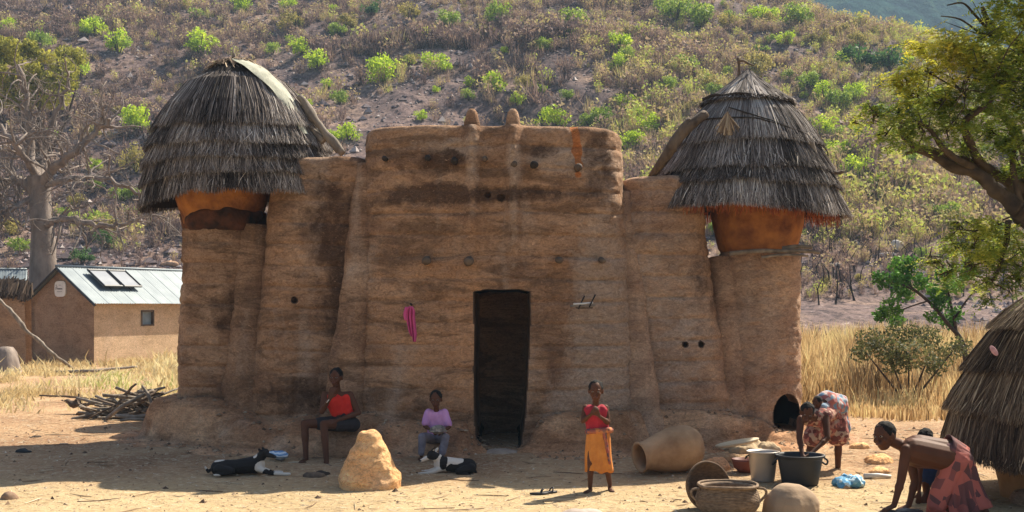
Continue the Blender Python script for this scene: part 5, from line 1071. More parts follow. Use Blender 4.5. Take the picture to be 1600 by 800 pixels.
# ---- pebbles and litter in the yard
rg = np.random.default_rng(66); n = 6000; Yc = rg.uniform(11.2, 19.5, n); Xc = (rg.uniform(-30, 1630, n) - 800) / FP * Yc; Zc = Hz(Xc, Yc)
M['litter'] = tinted('litter', [(0, (.08, .05, .035)), (.4, (.27, .18, .11)), (.8, (.50, .39, .26)), (1, (.66, .58, .46))], .9)
m2 = 330; Y2 = rg.uniform(11.2, 19, m2); X2 = (rg.uniform(-30, 1630, m2) - 800) / FP * Y2
scatter('dirt_clods', M['litter'], [stone_base(k + 60) for k in range(5)], np.stack([X2, Y2, Hz(X2, Y2) - .004], -1), .018 + .035 * rg.random(m2) ** 3, .05 + .5 * rg.random(m2) ** 2, .05, 16)
b_ = B()
for k in range(170):
    Y2 = rg.uniform(11.3, 19); X2 = (rg.uniform(-20, 1620) - 800) / FP * Y2; p = np.array([X2, Y2, float(Hz(X2, Y2)) + .012]); a_ = rg.random() * 6.28; l = rg.uniform(.05, .22); d = np.array([math.cos(a_), math.sin(a_), .02]) * l
    addt(b_, [p - d, p + rg.normal(0, .012, 3) * [1, 1, .3], p + d], [.004, .006, .003], 4, tint=float(rg.random() * .9))
tag(b_.build('fallen_twigs', M['litter'], smooth=False), kind='stuff')
scatter('pebbles', M['litter'], [stone_base(k + 50) for k in range(5)], np.stack([Xc, Yc, Zc - .003], -1), .006 + .022 * rg.random(n) ** 4, rg.random(n), .05, 6)
n = 9000; Yc = rg.uniform(11.2, 21, n); Xc = (rg.uniform(-30, 1630, n) - 800) / FP * Yc; Zc = Hz(Xc, Yc) + .006; a = rg.random(n) * 6.28; l = rg.uniform(.015, .08, n)
e = np.stack([np.cos(a) * l, np.sin(a) * l, rg.normal(0, .006, n)], -1); s_ = np.stack([-np.sin(a), np.cos(a), 0 * a], -1) * .003; P_ = np.stack([Xc, Yc, Zc], -1); A = np.stack([P_ - e - s_, P_ + e, P_ - e + s_ + [0, 0, .004]], 1)
tag(mk('straw_litter', A.reshape(-1, 3), np.arange(3 * n).reshape(-1, 3), M['litter'], smooth=False, tint=np.repeat(.3 + .7 * rg.random(n), 3)), kind='stuff')
# clumps of dirt along the wall foot
n = 2600; Xc = rg.uniform(-5.4, 4.6, n); Yc = rg.uniform(14.9, 17, n); Zc = np.array([skirt_z(a, b) for a, b in zip(Xc, Yc)])
scatter('earth_clods', M['litter'], [stone_base(k + 80) for k in range(5)], np.stack([Xc, Yc, Zc], -1), .012 + .04 * rg.random(n) ** 4, rg.uniform(.1, .6, n), .05, 7)

# ---------------------------------------------------------------- near thatched granary at the right edge
gc = np.array([(1690 - 800) / FP * 12.9, 12.9, -.15]); ng = thing('straw_granary', tuple(gc), 'small thatched granary with shaggy brown straw at the right edge', 'granary')
V, F = lathe([(.80, -.1), (.82, .1), (.88, .35), (.95, .7), (.9, 1.0)], gc, 40, .03, 8); mk('clay_wall', V, F, simple('ochre_clay', (.38, .22, .10), (.26, .14, .06), 5, .9, .01), ng)
for a_, rr in ((3.6, .12), (4.4, .1), (5.2, .11)):
    b_ = B(); ell(b_, gc + [math.cos(a_) * .88, math.sin(a_) * .88, .03], (rr, rr, .1)); obj('foot_stone', remesh(b_, .015, 2, .02, 6), M['mud_pale'], ng)
def gdrop(a): return .16 * np.clip(-np.sin(a), 0, 1) + .03 * np.sin(a * 3)
thatch(ng, gc[:2], [(2.15, .05), (2.1, .25), (1.98, .48), (1.84, .65), (1.57, .88), (1.30, 1.03), (1.03, 1.17), (.77, 1.27), (.5, 1.31), (.33, 1.31)], [1.66, 1.22, .80, .35], M['straw_brown'], 21, w=.009, dens=.0032, drop=gdrop, lump=.05)
b_ = B(); ell(b_, Q(1553, 548, 12.05), (.028, .014, .06), [[.8, 0, .6], [0, 1, 0], [-.6, 0, .8]]); V, Fs = b_.get(); tag(mk('pink_shred', V, Fs, simple('pale_pink', (.6, .36, .38), (.4, .2, .24), 30, .9, .002), None, tuple(Q(1553, 548, 12.05))), 'scrap of pink cloth stuck in the brown thatch at the right', 'cloth')
# ---------------------------------------------------------------- people
def skin_mat(name, c):
    m, nt, bs, o = new_mat(name); n = noise(nt, 5, 4); L(nt, ramp(nt, n, [(.3, tuple(x * .75 for x in c)), (.7, c)]), bs.inputs['Base Color'])
    bs.inputs['Roughness'].default_value = .6; bs.inputs['Specular IOR Level'].default_value = .14; bump(nt, bs, [(noise(nt, 60, 3), .002, .3)]); return m
M['skin'] = skin_mat('dark_skin', (.115, .048, .027)); M['hair'] = simple('black_hair', (.012, .01, .009), (.005, .004, .004), 60, .9, .006)
M['eye_white'] = simple('eye_white', (.25, .21, .18), (.2, .17, .15), 9, .3, 0); M['iris'] = simple('iris', (.01, .008, .007), (.008, .006, .005), 9, .2, 0); M['lips'] = simple('lips', (.12, .045, .035), (.09, .03, .025), 20, .5, 0)
def lerp(a, b, t): return np.asarray(a) * (1 - t) + np.asarray(b) * t
def hand(b_, w, d, nrm, s, side=1, curl=.6):
    """palm, four unequal bent fingers, thumb from the side of the palm"""
    d = np.asarray(d, float); d /= np.linalg.norm(d); n_ = np.asarray(nrm, float); n_ = n_ - d * n_.dot(d); n_ /= np.linalg.norm(n_); a = np.cross(d, n_) * side
    P0 = w + d * .012 * s
    for k in (-1, 0, 1): rc(b_, P0 + a * k * .016 * s, P0 + d * .075 * s + a * k * .026 * s, .015 * s, .013 * s, 8)
    for k, (o, ln) in enumerate(((-.034, .058), (-.012, .075), (.012, .080), (.034, .070))):
        q = P0 + d * .082 * s + a * o * s; d1 = d * math.cos(curl) + n_ * math.sin(curl); d2 = d * math.cos(curl * 2.1) + n_ * math.sin(curl * 2.1)
        m = q + d1 * ln * .55 * s; e = m + d2 * ln * .5 * s; rc(b_, q, m, .0095 * s, .0085 * s, 8); rc(b_, m, e, .0085 * s, .007 * s, 8)
    q = P0 + d * .022 * s + a * .030 * s; m = q + (a * .75 + d * .6 + n_ * .25) * .038 * s; e = m + (a * .2 + d * .9 + n_ * .4) * .032 * s
    rc(b_, q, m, .013 * s, .010 * s, 8); rc(b_, m, e, .010 * s, .008 * s, 8)
def head(b_, c, f, u, h):
    f = np.asarray(f, float); f /= np.linalg.norm(f); u = np.asarray(u, float); u = u - f * u.dot(f); u /= np.linalg.norm(u); r = np.cross(f, u); ax = [r, f, u]; k = h / .23
    ell(b_, c + u * .022 * k - f * .006 * k, (.074 * k, .094 * k, .092 * k), ax); ell(b_, c - u * .045 * k + f * .022 * k, (.052 * k, .062 * k, .064 * k), ax)
    ell(b_, c - u * .085 * k + f * .050 * k, (.026 * k, .022 * k, .022 * k), ax)
    rc(b_, c + f * .085 * k + u * .012 * k, c + f * .103 * k - u * .022 * k, .009 * k, .015 * k, 8)
    for s_ in (-1, 1):
        ell(b_, c + r * s_ * .078 * k - f * .004 * k - u * .004 * k, (.010 * k, .022 * k, .032 * k), ax, 10); ell(b_, c + r * s_ * .030 * k + f * .082 * k + u * .024 * k, (.026 * k, .012 * k, .009 * k), ax, 10)
        ell(b_, c + r * s_ * .038 * k + f * .062 * k - u * .025 * k, (.024 * k, .026 * k, .024 * k), ax, 10)
    rc(b_, c + f * .086 * k - u * .048 * k - r * .018 * k, c + f * .086 * k - u * .048 * k + r * .018 * k, .014 * k, .014 * k, 8)
    return r, f, u, k
def person(J, s, hh, label, voxel=.0085, cat='person', hands=(1, 1), curl=.6, hairlen=1., legs=True, ts=1.):
    o = thing('person', tuple(J['base']), label, cat, 'people in the yard'); b_ = B(); g = lambda k: np.asarray(J[k], float)
    rc(b_, lerp(g('shL'), g('chest'), .15), lerp(g('shR'), g('chest'), .15), .052 * s, .052 * s)
    for S in 'LR':
        rc(b_, lerp(g('sh' + S), g('chest'), .38) + (g('pel') - g('chest')) * .08, lerp(g('hip' + S), g('pel'), .35), .088 * s * ts, .092 * s * ts)
        rc(b_, g('sh' + S), g('el' + S), .048 * s, .037 * s); rc(b_, g('el' + S), g('wr' + S), .036 * s, .024 * s)
        rc(b_, lerp(g('el' + S), g('wr' + S), .25), lerp(g('el' + S), g('wr' + S), .3), .038 * s, .038 * s)
        if legs:
            rc(b_, g('hip' + S), g('kn' + S), .084 * s, .052 * s); rc(b_, g('kn' + S), g('an' + S), .051 * s, .033 * s)
            cf = lerp(g('kn' + S), g('an' + S), .32); rc(b_, cf, lerp(g('kn' + S), g('an' + S), .5), .050 * s, .044 * s)
            to = g('to' + S); an = g('an' + S); dd = to - an; dd[2] = 0; dd /= np.linalg.norm(dd) + 1e-6; hl = an - dd * .03 * s; hl[2] = to[2] + .005 * s
            rc(b_, an, hl, .032 * s, .027 * s); rc(b_, hl, lerp(hl, to, .75), .028 * s, .027 * s); sd = np.cross(dd, [0, 0, 1])
            for q in range(5): e = to + sd * (q - 2) * .014 * s - dd * abs(q - 1) * .006 * s; rc(b_, e - dd * .05 * s, e, .015 * s, (.0095 - .0008 * q) * s, 8)
    rc(b_, g('chest'), g('pel'), .112 * s * ts, .100 * s * ts); up = g('head') - g('neck'); rc(b_, lerp(g('chest'), g('neck'), .5), lerp(g('neck'), g('head'), .45), .052 * s, .046 * s)
    r, f, u, k = head(b_, g('head'), J['fwd'], J.get('up', (0, 0, 1)), hh)
    for S, on in zip('LR', hands):
        if on: d = g('wr' + S) - g('el' + S); d = J.get('hd' + S, d); hand(b_, g('wr' + S), d, J.get('hn' + S, (0, .2, -1)), s * 1.0, -1 if S == 'L' else 1, curl)
    obj('body', remesh(b_, voxel, 3 if ts < 1.1 else 6), M['skin'], o)
    c = g('head'); ax = [r, f, u]; hb_ = B(); ell(hb_, c + u * .034 * k - f * .020 * k, (.083 * k, .096 * k, .090 * k), ax, 20); m = remesh(hb_, .009, 1, .010 * hairlen, 40)
    obj('hair', m, M['hair'], o)
    for s_ in (-1, 1):
        e = B(); ell(e, c + r * s_ * .030 * k + f * .084 * k + u * .008 * k, (.014 * k, .008 * k, .008 * k), ax, 10); eo = e.build('eye', M['eye_white'], o)
        e = B(); ell(e, c + r * s_ * .030 * k + f * .0905 * k + u * .008 * k, (.006 * k, .003 * k, .006 * k), ax, 8); e.build('iris', M['iris'], eo)
    e = B(); ell(e, c + f * .100 * k - u * .050 * k, (.022 * k, .006 * k, .009 * k), ax, 10); e.build('lips', M['lips'], o)
    return o
def garment(o, name, cones, mat, voxel=.011, nz=.012, ns=9, smooth=2, cut=None):
    b_ = B()
    for c in cones: rc(b_, *c)
    m = remesh(b_, voxel, smooth, nz, ns); return obj(name, m, mat, o)
def skirt(o, name, rings, mat, folds=11, amp=.02, n=72, seed=0, parent_off=None):
    """rings: (centre, axis_x_vec, axis_y_vec)"""
    V = []; R = len(rings); rr = []
    for a_, b_ in zip(rings[:-1], rings[1:]):
        for t in np.arange(6) / 6: rr.append([lerp(x, y, t) for x, y in zip(a_, b_)])
    rr.append(rings[-1]); a = np.linspace(0, 2 * math.pi, n + 1)[:-1]
    for i, (c, ux, uy) in enumerate(rr):
        t = i / (len(rr) - 1); f = 1 + (amp / .15) * t * (np.cos(a * folds + seed + 2 * t) * .6 + .4 * np.cos(a * (folds * 2 + 1) + 1.3 * seed)) + .0 * t
        zj = .02 * t * vn(np.stack([np.cos(a) * 3, np.sin(a) * 3, 0 * a + seed], -1), 4)
        V.append(np.asarray(c) + np.outer(np.cos(a) * f, ux) + np.outer(np.sin(a) * f, uy) + np.outer(zj, [0, 0, 1]))
    o2 = mk(name, np.array(V).reshape(-1, 3), grid_faces(len(rr), n), mat, o); sd_ = o2.modifiers.new('s', 'SOLIDIFY'); sd_.thickness = .006; sd_.offset = 1; return o2
def sk(o, name, pts, wx, wy, mat, **k): return skirt(o, name, [(p, (a, 0, 0), (0, b, 0)) for p, a, b in zip(pts, wx, wy)], mat, **k)
red = simple('red_cloth', (.70, .035, .02), (.52, .02, .015), 10, .85, .004); crim = simple('crimson_cloth', (.50, .03, .05), (.32, .02, .035), 12, .85, .004)
M['orange_cloth'] = simple('orange_cloth', (.68, .27, .055), (.46, .15, .03), 8, .9, .004)
# 1 -- seated woman in a red top
q = lambda x, y, Y_: Q(x, y, Y_)
J = dict(base=(Q(535, 0, 15.3)[0], 15.3, float(Hz(-2.1, 15.3))), pel=q(541, 657, 15.50), chest=q(527, 624, 15.46), neck=q(526, 608, 15.42), head=q(525, 590, 15.36), fwd=(-.15, -1, -.05), up=(0, 0, 1),
         shL=q(508, 617, 15.40), shR=q(547, 617, 15.46), elL=q(503, 643, 15.28), wrL=q(515, 623, 15.14), elR=q(560, 645, 15.40), wrR=q(527, 657, 15.16), hdL=(.10, -.02, .3), hnL=(0, 1, 0), hdR=(-.9, -.2, -.05), hnR=(0, .3, -1),
         hipL=q(531, 662, 15.46), hipR=q(551, 663, 15.42), knL=q(476, 662, 15.28), knR=q(506, 663, 15.06), anL=q(478, 716, 15.20), anR=q(510, 722, 14.96), toL=q(469, 723, 14.98), toR=q(520, 731, 14.76))
w1 = person(J, 1.0, .235, 'woman in a red sleeveless top and dark shorts seated on the earth ledge', curl=.5, ts=.82)
sv = lambda k: np.asarray(J[k])
def topcones(J, s, t=.014, low=.75, neck=True, sleeve=0, r=.094, ts=1.):
    g = lambda k: np.asarray(J[k], float); out = [(lerp(g('shL'), g('chest'), .42), lerp(g('shR'), g('chest'), .42), (.050 * ts + t) * s, (.050 * ts + t) * s), (g('chest'), lerp(g('chest'), g('pel'), low), (.112 * ts + t) * s, (.102 * ts + t) * s)]
    for S in 'LR':
        a = lerp(g('sh' + S), g('chest'), .38) + (g('pel') - g('chest')) * .08; e = lerp(g('hip' + S), g('pel'), .35); out.append((a, lerp(a, e, low), (.088 * ts + t) * s, (.080 * ts + t) * s))
        if sleeve: out.append((g('sh' + S), lerp(g('sh' + S), g('el' + S), sleeve), (.055 + t) * s, (.055 + t) * s))
    return out
garment(w1, 'red_top', topcones(J, 1, .012, .62, ts=.82), red)
shorts = simple('dark_shorts', (.035, .03, .035), (.02, .018, .02), 9, .9, .004)
garment(w1, 'shorts', [(sv('pel'), sv('pel') + [0, 0, .05], .132, .125)] + [(sv('hip' + S), lerp(sv('hip' + S), sv('kn' + S), .55), .100, .088) for S in 'LR'], shorts)
V, F = tube(lathe([(.034, 0)], (0, 0, 0), 20)[0] @ np.array(Matrix.Rotation(.9, 3, 'Y')) + lerp(sv('wrL'), sv('elL'), .12), .006, 6, 0, 0, False); mk('bracelet', V, F, M['sign_white'], w1)
# raised seat under her
b_ = B(); p = q(541, 657, 15.5); ell(b_, (p[0] - .02, 15.62, .0), (.42, .34, p[2] - .10)); ell(b_, (p[0] + .35, 15.75, -.05), (.3, .3, p[2] - .06))
obj('earth_seat', remesh(b_, .025, 2, .05, 4), M['mud'], house)
# 2 -- seated child in pink
J = dict(base=(Q(681, 0, 15.2)[0], 15.2, float(Hz(-.95, 15.2))), pel=q(682, 681, 15.42), chest=q(682, 651, 15.40), neck=q(682, 640, 15.36), head=q(681, 624, 15.30), fwd=(-.05, -1, -.12), shL=q(669, 645, 15.36), shR=q(695, 645, 15.36), elL=q(664, 666, 15.30), elR=q(702, 667, 15.30), wrL=q(675, 673, 15.14), wrR=q(691, 674, 15.14), hdL=(.8, -.3, -.1), hnL=(0, 1, -.3), hdR=(-.8, -.3, -.1), hnR=(0, 1, -.3),
         hipL=q(674, 685, 15.38), hipR=q(690, 685, 15.38), knL=q(660, 683, 15.12), knR=q(696, 683, 15.10), anL=q(658, 711, 15.10), anR=q(690, 712, 15.08), toL=q(655, 718, 14.98), toR=q(688, 719, 14.96))
c1 = person(J, .70, .215, 'small child in a pink shirt and grey trousers seated left of the doorway', .007, curl=.7)
garment(c1, 'pink_shirt', topcones(J, .70, .02, .8, sleeve=.75), simple('pink_shirt', (.66, .35, .62), (.50, .24, .48), 10, .9, .004), .009, .010)
grey = simple('grey_trousers', (.24, .22, .25), (.13, .12, .15), 14, .9, .004)
garment(c1, 'trousers', [(sv('pel'), sv('pel') + [0, 0, .02], .092, .088)] + [(sv('hip' + S), sv('kn' + S), .072, .055) for S in 'LR'] + [(sv('kn' + S), lerp(sv('kn' + S), sv('an' + S), .85), .055, .045) for S in 'LR'], grey, .009)
b_ = B(); p = q(684, 671, 15.06); ell(b_, p, (.10, .085, .055)); ell(b_, p + [0, 0, -.02], (.12, .10, .02)); tag(obj('folded_cloth', remesh(b_, .009, 1, .01, 14), cloth_mat('camouflage', (.20, .17, .14), (.34, .29, .24), (.12, .10, .09), 30), None, tuple(p)), 'patterned grey-brown bundled cloth held on the lap of the seated child', 'cloth')
b_ = B(); ell(b_, (Q(682, 0, 15.5)[0], 15.56, .0), (.30, .28, q(682, 681, 15.42)[2] - .055)); obj('earth_seat', remesh(b_, .025, 2, .05, 4), M['mud'], house)
# 3 -- standing girl
Y0 = 13.2
J = dict(base=(Q(935, 0, Y0)[0], Y0, float(Hz(.9, Y0))), pel=q(935, 681, Y0), chest=q(931, 645, Y0), neck=q(931, 631, Y0 - .01), head=q(931, 611, Y0 - .04), fwd=(-.12, -1, -.12), shL=q(915, 637, Y0), shR=q(946, 637, Y0), elL=q(911, 658, Y0 - .06), elR=q(950, 660, Y0 - .05), wrL=q(924, 647, Y0 - .19), wrR=q(936, 650, Y0 - .19), hdL=(.25, -.15, .35), hnL=(.4, 1, .1), hdR=(-.2, -.15, .4), hnR=(-.4, 1, .1),
         hipL=q(926, 685, Y0), hipR=q(944, 685, Y0), knL=q(923, 724, Y0 - .06), knR=q(947, 725, Y0), anL=q(922, 761, Y0 + .0), anR=q(953, 757, Y0 + .08), toL=q(913, 770, Y0 - .14), toR=q(957, 768, Y0 - .06))
g1 = person(J, .74, .222, 'girl in a red top and orange wrap skirt standing, hands at her chest', .007, curl=.9)
garment(g1, 'crimson_top', topcones(J, .74, .016, .85), crim, .009, .012, 12)
sk(g1, 'orange_wrap', [q(934, 669, Y0), q(935, 685, Y0), q(935, 710, Y0), q(937, 736, Y0 + .01)], [.118, .130, .140, .150], [.098, .108, .115, .120], M['orange_cloth'], folds=7, amp=.014, seed=2)
garment(g1, 'waist_knot', [(q(918, 674, Y0 - .09), q(950, 672, Y0 - .09), .03, .035), (q(948, 672, Y0 - .09), q(955, 672, Y0), .03, .03), (q(944, 674, Y0 - .11), q(953, 725, Y0 - .07), .025, .012)], cloth_mat('knot_cloth', (.30, .08, .06), (.55, .20, .06), (.10, .06, .08), 30), .009, .01, 20)
# 4 -- woman bending over the tub, with a baby on her back
J = dict(base=(Q(1295, 0, 14.6)[0], 14.6, -.14), pel=q(1300, 640, 14.72), chest=q(1277, 652, 14.30), neck=q(1266, 652, 14.16), head=q(1261, 645, 14.02), fwd=(-.15, -.9, -.35), up=(.1, -.4, .9), shL=q(1251, 655, 14.2), shR=q(1290, 650, 14.24), elL=q(1249, 684, 14.06), elR=q(1293, 684, 14.08), wrL=q(1254, 712, 13.90), wrR=q(1266, 710, 13.92), hnL=(.5, .6, 0), hnR=(-.5, .6, 0),
         hipL=q(1290, 643, 14.66), hipR=q(1309, 641, 14.74), knL=q(1268, 686, 14.50), knR=q(1310, 686, 14.62), anL=q(1262, 738, 14.62), anR=q(1309, 736, 14.70), toL=q(1256, 744, 14.44), toR=q(1304, 743, 14.52))
w2 = person(J, .98, .225, 'woman bending over the black tub, a baby tied on her back')
dress = cloth_mat('red_print', (.16, .05, .04), (.42, .12, .09), (.50, .34, .24), 26); wrapm = cloth_mat('pale_print', (.42, .14, .12), (.58, .50, .46), (.16, .26, .36), 18)
garment(w2, 'printed_dress', topcones(J, .98, .016, 1.0) + [(sv('hip' + S), lerp(sv('hip' + S), sv('kn' + S), .9), .115, .125) for S in 'LR'] + [(lerp(sv('hipL'), sv('knL'), .6), lerp(sv('hipR'), sv('knR'), .6), .12, .12)], dress, .012, .02, 9)
garment(w2, 'back_cloth', [(q(1290, 628, 14.5), q(1306, 634, 14.74), .13, .155), (q(1306, 650, 14.76), q(1312, 668, 14.72), .14, .13), (q(1284, 640, 14.36), q(1300, 636, 14.6), .09, .12)], wrapm, .012, .025, 8)
bh = B(); c_ = q(1277, 629, 14.30); bp = thing('person', tuple(c_), 'baby tied on the bending woman\'s back, only its dark head showing', 'baby', 'people in the yard')
r, f, u, k = head(bh, c_, (-.8, -.6, .0), (-.2, 0, 1), .15); rc(bh, c_ - [0, 0, .04], q(1288, 632, 14.46), .035, .07); rc(bh, q(1286, 632, 14.42), q(1296, 634, 14.55), .075, .08); obj('body', remesh(bh, .008, 2), M['skin'], bp)
hb_ = B(); ell(hb_, c_ + u * .022 - f * .012, (.054, .062, .058), [r, f, u]); obj('hair', remesh(hb_, .008, 1, .004, 40), M['hair'], bp)
# 5 -- woman on hands and knees at the right
Y0 = 11.9
J = dict(base=(Q(1465, 0, Y0)[0], Y0, -.15), pel=q(1490, 712, Y0), chest=q(1434, 705, Y0 - .02), neck=q(1404, 696, Y0 - .08), head=q(1382, 682, Y0 - .15), fwd=(-.80, -.62, -.05), up=(-.22, 0, 1), shL=q(1416, 703, Y0 - .20), shR=q(1418, 700, Y0 + .15), elL=q(1408, 750, Y0 - .24), elR=q(1430, 752, Y0 + .1), wrL=q(1397, 790, Y0 - .28), wrR=q(1420, 790, Y0 + .02), hdL=(-.8, -.2, -.35), hdR=(-.8, -.2, -.3), hnL=(0, 0, -1), hnR=(0, 0, -1),
         hipL=q(1492, 722, Y0 - .10), hipR=q(1492, 718, Y0 + .12), knL=q(1462, 792, Y0 - .12), knR=q(1466, 788, Y0 + .14), anL=q(1526, 798, Y0 - .12), anR=q(1526, 796, Y0 + .14), toL=q(1546, 800, Y0 - .12), toR=q(1546, 798, Y0 + .14))
w3 = person(J, 1.14, .275, 'bare-backed woman in a faded red skirt on all fours at the right', curl=.35, ts=1.28)
pinkr = cloth_mat('faded_red_skirt', (.44, .12, .09), (.36, .10, .08), (.12, .05, .05), 9)
rg_ = [(q(1478, 706, Y0), (.035, 0, .17), (0, .17, 0)), (q(1492, 722, Y0), (.12, 0, .15), (0, .21, 0)), (q(1492, 752, Y0), (.20, 0, .04), (0, .22, 0)), (q(1494, 778, Y0), (.25, 0, .03), (0, .24, 0)), (q(1498, 797, Y0), (.27, 0, .05), (0, .25, 0))]
skirt(w3, 'red_skirt', rg_, pinkr, folds=15, amp=.034, seed=4)
garment(w3, 'skirt_seat', [(q(1484, 711, Y0 - .07), q(1496, 722, Y0 - .08), .12, .15), (q(1484, 709, Y0 + .08), q(1496, 720, Y0 + .1), .12, .15), (q(1500, 735, Y0), q(1516, 778, Y0 - .03), .16, .14), (sv('hipL'), lerp(sv('hipL'), sv('knL'), .95), .125, .10), (sv('hipR'), lerp(sv('hipR'), sv('knR'), .95), .125, .10)], pinkr, .012, .02, 8)
# 6 -- child bending behind her
Y0 = 12.55
J = dict(base=(Q(1455, 0, Y0)[0], Y0, -.15), pel=q(1470, 722, Y0 + .1), chest=q(1456, 708, Y0), neck=q(1452, 700, Y0 - .02), head=q(1446, 688, Y0 - .06), fwd=(-.5, -.5, -.75), up=(-.3, -.4, .8), shL=q(1440, 712, Y0 - .05), shR=q(1468, 708, Y0 + .1), elL=q(1437, 740, Y0 - .08), elR=q(1458, 742, Y0 + .05), wrL=q(1436, 770, Y0 - .12), wrR=q(1446, 772, Y0 - .02),
         hipL=q(1458, 726, Y0 + .05), hipR=q(1478, 726, Y0 + .15), knL=q(1446, 756, Y0 - .02), knR=q(1470, 758, Y0 + .1), anL=q(1450, 785, Y0 + .04), anR=q(1474, 784, Y0 + .14), toL=q(1442, 789, Y0 - .08), toR=q(1466, 789, Y0 + .02))
c2 = person(J, .78, .225, 'child in dark blue shorts bending half hidden behind the bare-backed woman', .008)
garment(c2, 'blue_shorts', [(sv('pel'), lerp(sv('pel'), sv('chest'), .3), .10, .098)] + [(sv('hip' + S), lerp(sv('hip' + S), sv('kn' + S), .7), .082, .078) for S in 'LR'], simple('blue_shorts', (.03, .05, .12), (.02, .03, .07), 10, .9, .004))
b_ = B(); ell(b_, Q(1420, 800, 11.75), (.14, .10, .03)); ell(b_, Q(1392, 803, 11.6), (.12, .1, .03)); tag(obj('wet_cloth', remesh(b_, .01, 1, .02, 14), M['frame_dark'], None, tuple(Q(1410, 800, 11.7))), 'dark wet cloth on the ground under the hands of the bare-backed woman', 'cloth')
# ---------------------------------------------------------------- dogs
m, nt, bs, o_ = new_mat('dog_coat'); at_ = nt.nodes.new('ShaderNodeAttribute'); at_.attribute_name = 'tint'; L(nt, ramp(nt, at_.outputs['Fac'], [(.45, (.014, .012, .012)), (.55, (.62, .56, .48))]), bs.inputs['Base Color']); bs.inputs['Roughness'].default_value = .7; bs.inputs['Specular IOR Level'].default_value = .2
bump(nt, bs, [(noise(nt, 70, 4, (1, 1, 1)), .004, .6)]); M['coat'] = m
def dog(label, base, cones, ells, white, name='dog'):
    o = thing(name, tuple(base), label, 'dog', 'dogs lying before the house'); b_ = B()
    for c in cones: rc(b_, *c)
    for e in ells: ell(b_, *e)
    me = remesh(b_, .0075, 2); co = verts_of(me); t = np.zeros(len(co)); jit = fbm(co * 14, 2, 3) * .25
    for c, r, val in white:
        d = np.linalg.norm((co - np.asarray(c)) / np.asarray(r), axis=1) + jit; t = np.where(d < 1, val, t)
    a = me.attributes.new('tint', 'FLOAT', 'POINT'); a.data.foreach_set('value', t.astype(np.float32)); obj('body', me, M['coat'], o); return o
D_ = 14.35; q1 = lambda x, y, dy=0: Q(x, y, D_ + dy)
zz = float(Hz(Q(385, 0, D_)[0], D_))
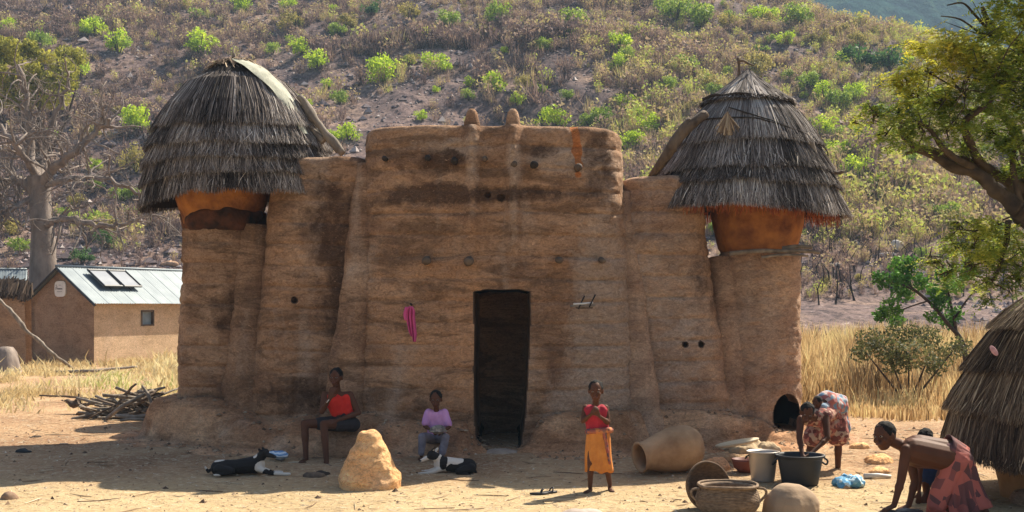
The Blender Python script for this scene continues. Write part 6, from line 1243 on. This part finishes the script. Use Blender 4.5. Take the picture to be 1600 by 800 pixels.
dg1 = dog('black dog with white paws and chest lying in the shade at the left, head up', (Q(385, 0, D_)[0], D_, zz), [
    (q1(342, 731), q1(372, 729), .095, .085), (q1(372, 729), q1(400, 726), .088, .105), (q1(398, 724), q1(409, 712, -.03), .075, .055), (q1(409, 712, -.03), q1(414, 707, -.05), .056, .05),
    (q1(412, 709, -.06), q1(427, 713, -.09), .036, .022), (q1(427, 713, -.09), q1(430, 714, -.1), .022, .018), (q1(402, 731, -.06), q1(418, 738, -.09), .042, .030), (q1(418, 739, -.09), q1(446, 741, -.10), .025, .019), (q1(446, 741, -.10), q1(452, 741, -.11), .022, .02),
    (q1(404, 731, .06), q1(424, 738, .05), .038, .028), (q1(424, 738, .05), q1(440, 738, .04), .024, .02), (q1(342, 733, -.07), q1(362, 736, -.12), .062, .040), (q1(362, 738, -.12), q1(342, 742, -.13), .026, .018), (q1(342, 742, -.13), q1(336, 742, -.14), .02, .018),
    (q1(334, 731), q1(325, 737), .022, .018), (q1(325, 737), q1(321, 730, -.02), .018, .014)], [(q1(406, 704, -.07), (.018, .012, .035), [[.8, 0, .6], [0, 1, 0], [-.6, 0, .8]]), (q1(412, 702, .03), (.018, .012, .035), [[.8, 0, .6], [0, 1, 0], [-.6, 0, .8]])],
    [(q1(411, 731, -.06), (.09, .2, .09), 1), (q1(442, 741, -.05), (.14, .3, .05), 1), (q1(420, 739, -.1), (.07, .06, .05), 0), (q1(321, 729), (.035, .08, .035), 1), (q1(338, 743, -.13), (.05, .1, .02), 1), (q1(398, 711, -.05), (.03, .1, .03), 1), (q1(340, 717, 0), (.09, .1, .035), 1)])
b_ = B(); ell(b_, q1(430.5, 714, -.118), (.012, .01, .01)); b_.build('nose', M['frame_dark'], dg1)
D_ = 14.5; zz = float(Hz(Q(700, 0, D_)[0], D_))
dg2 = dog('white dog with black patches lying before the seated child, nose to the left', (Q(700, 0, D_)[0], D_, zz), [
    (q1(732, 729), q1(712, 727), .098, .085), (q1(712, 727), q1(690, 725), .088, .095), (q1(690, 722), q1(680, 713, -.03), .070, .055), (q1(680, 713, -.03), q1(674, 711, -.05), .056, .052), (q1(672, 713, -.06), q1(662, 718, -.09), .036, .024), (q1(662, 718, -.09), q1(658, 720, -.1), .023, .019),
    (q1(688, 732, -.06), q1(676, 738, -.09), .040, .028), (q1(676, 738, -.09), q1(654, 741, -.10), .022, .018), (q1(686, 732, .06), q1(672, 736, .04), .036, .026), (q1(672, 736, .04), q1(660, 737, .03), .022, .019), (q1(735, 732, -.07), q1(716, 737, -.13), .064, .040), (q1(716, 739, -.13), q1(734, 743, -.15), .025, .019), (q1(741, 733), q1(745, 741, -.04), .020, .014)],
    [(q1(676, 704, -.08), (.018, .010, .038), [[.8, 0, -.6], [0, 1, 0], [.6, 0, .8]]), (q1(682, 703, .02), (.018, .010, .038), [[.8, 0, -.6], [0, 1, 0], [.6, 0, .8]])],
    [(q1(690, 727, 0), (.24, .4, .2), 1), (q1(660, 741, 0), (.16, .4, .06), 1), (q1(661, 719, -.1), (.045, .08, .04), 1), (q1(677, 711, -.05), (.075, .2, .06), 0), (q1(683, 703, .02), (.03, .06, .06), 1), (q1(693, 722, -.1), (.05, .16, .09), 0), (q1(709, 733, -.1), (.10, .16, .075), 0), (q1(733, 728, -.03), (.13, .3, .16), 0), (q1(712, 720, 0), (.10, .2, .04), 1)])
b_ = B(); ell(b_, q1(657, 720, -.118), (.012, .01, .01)); b_.build('nose', M['frame_dark'], dg2)
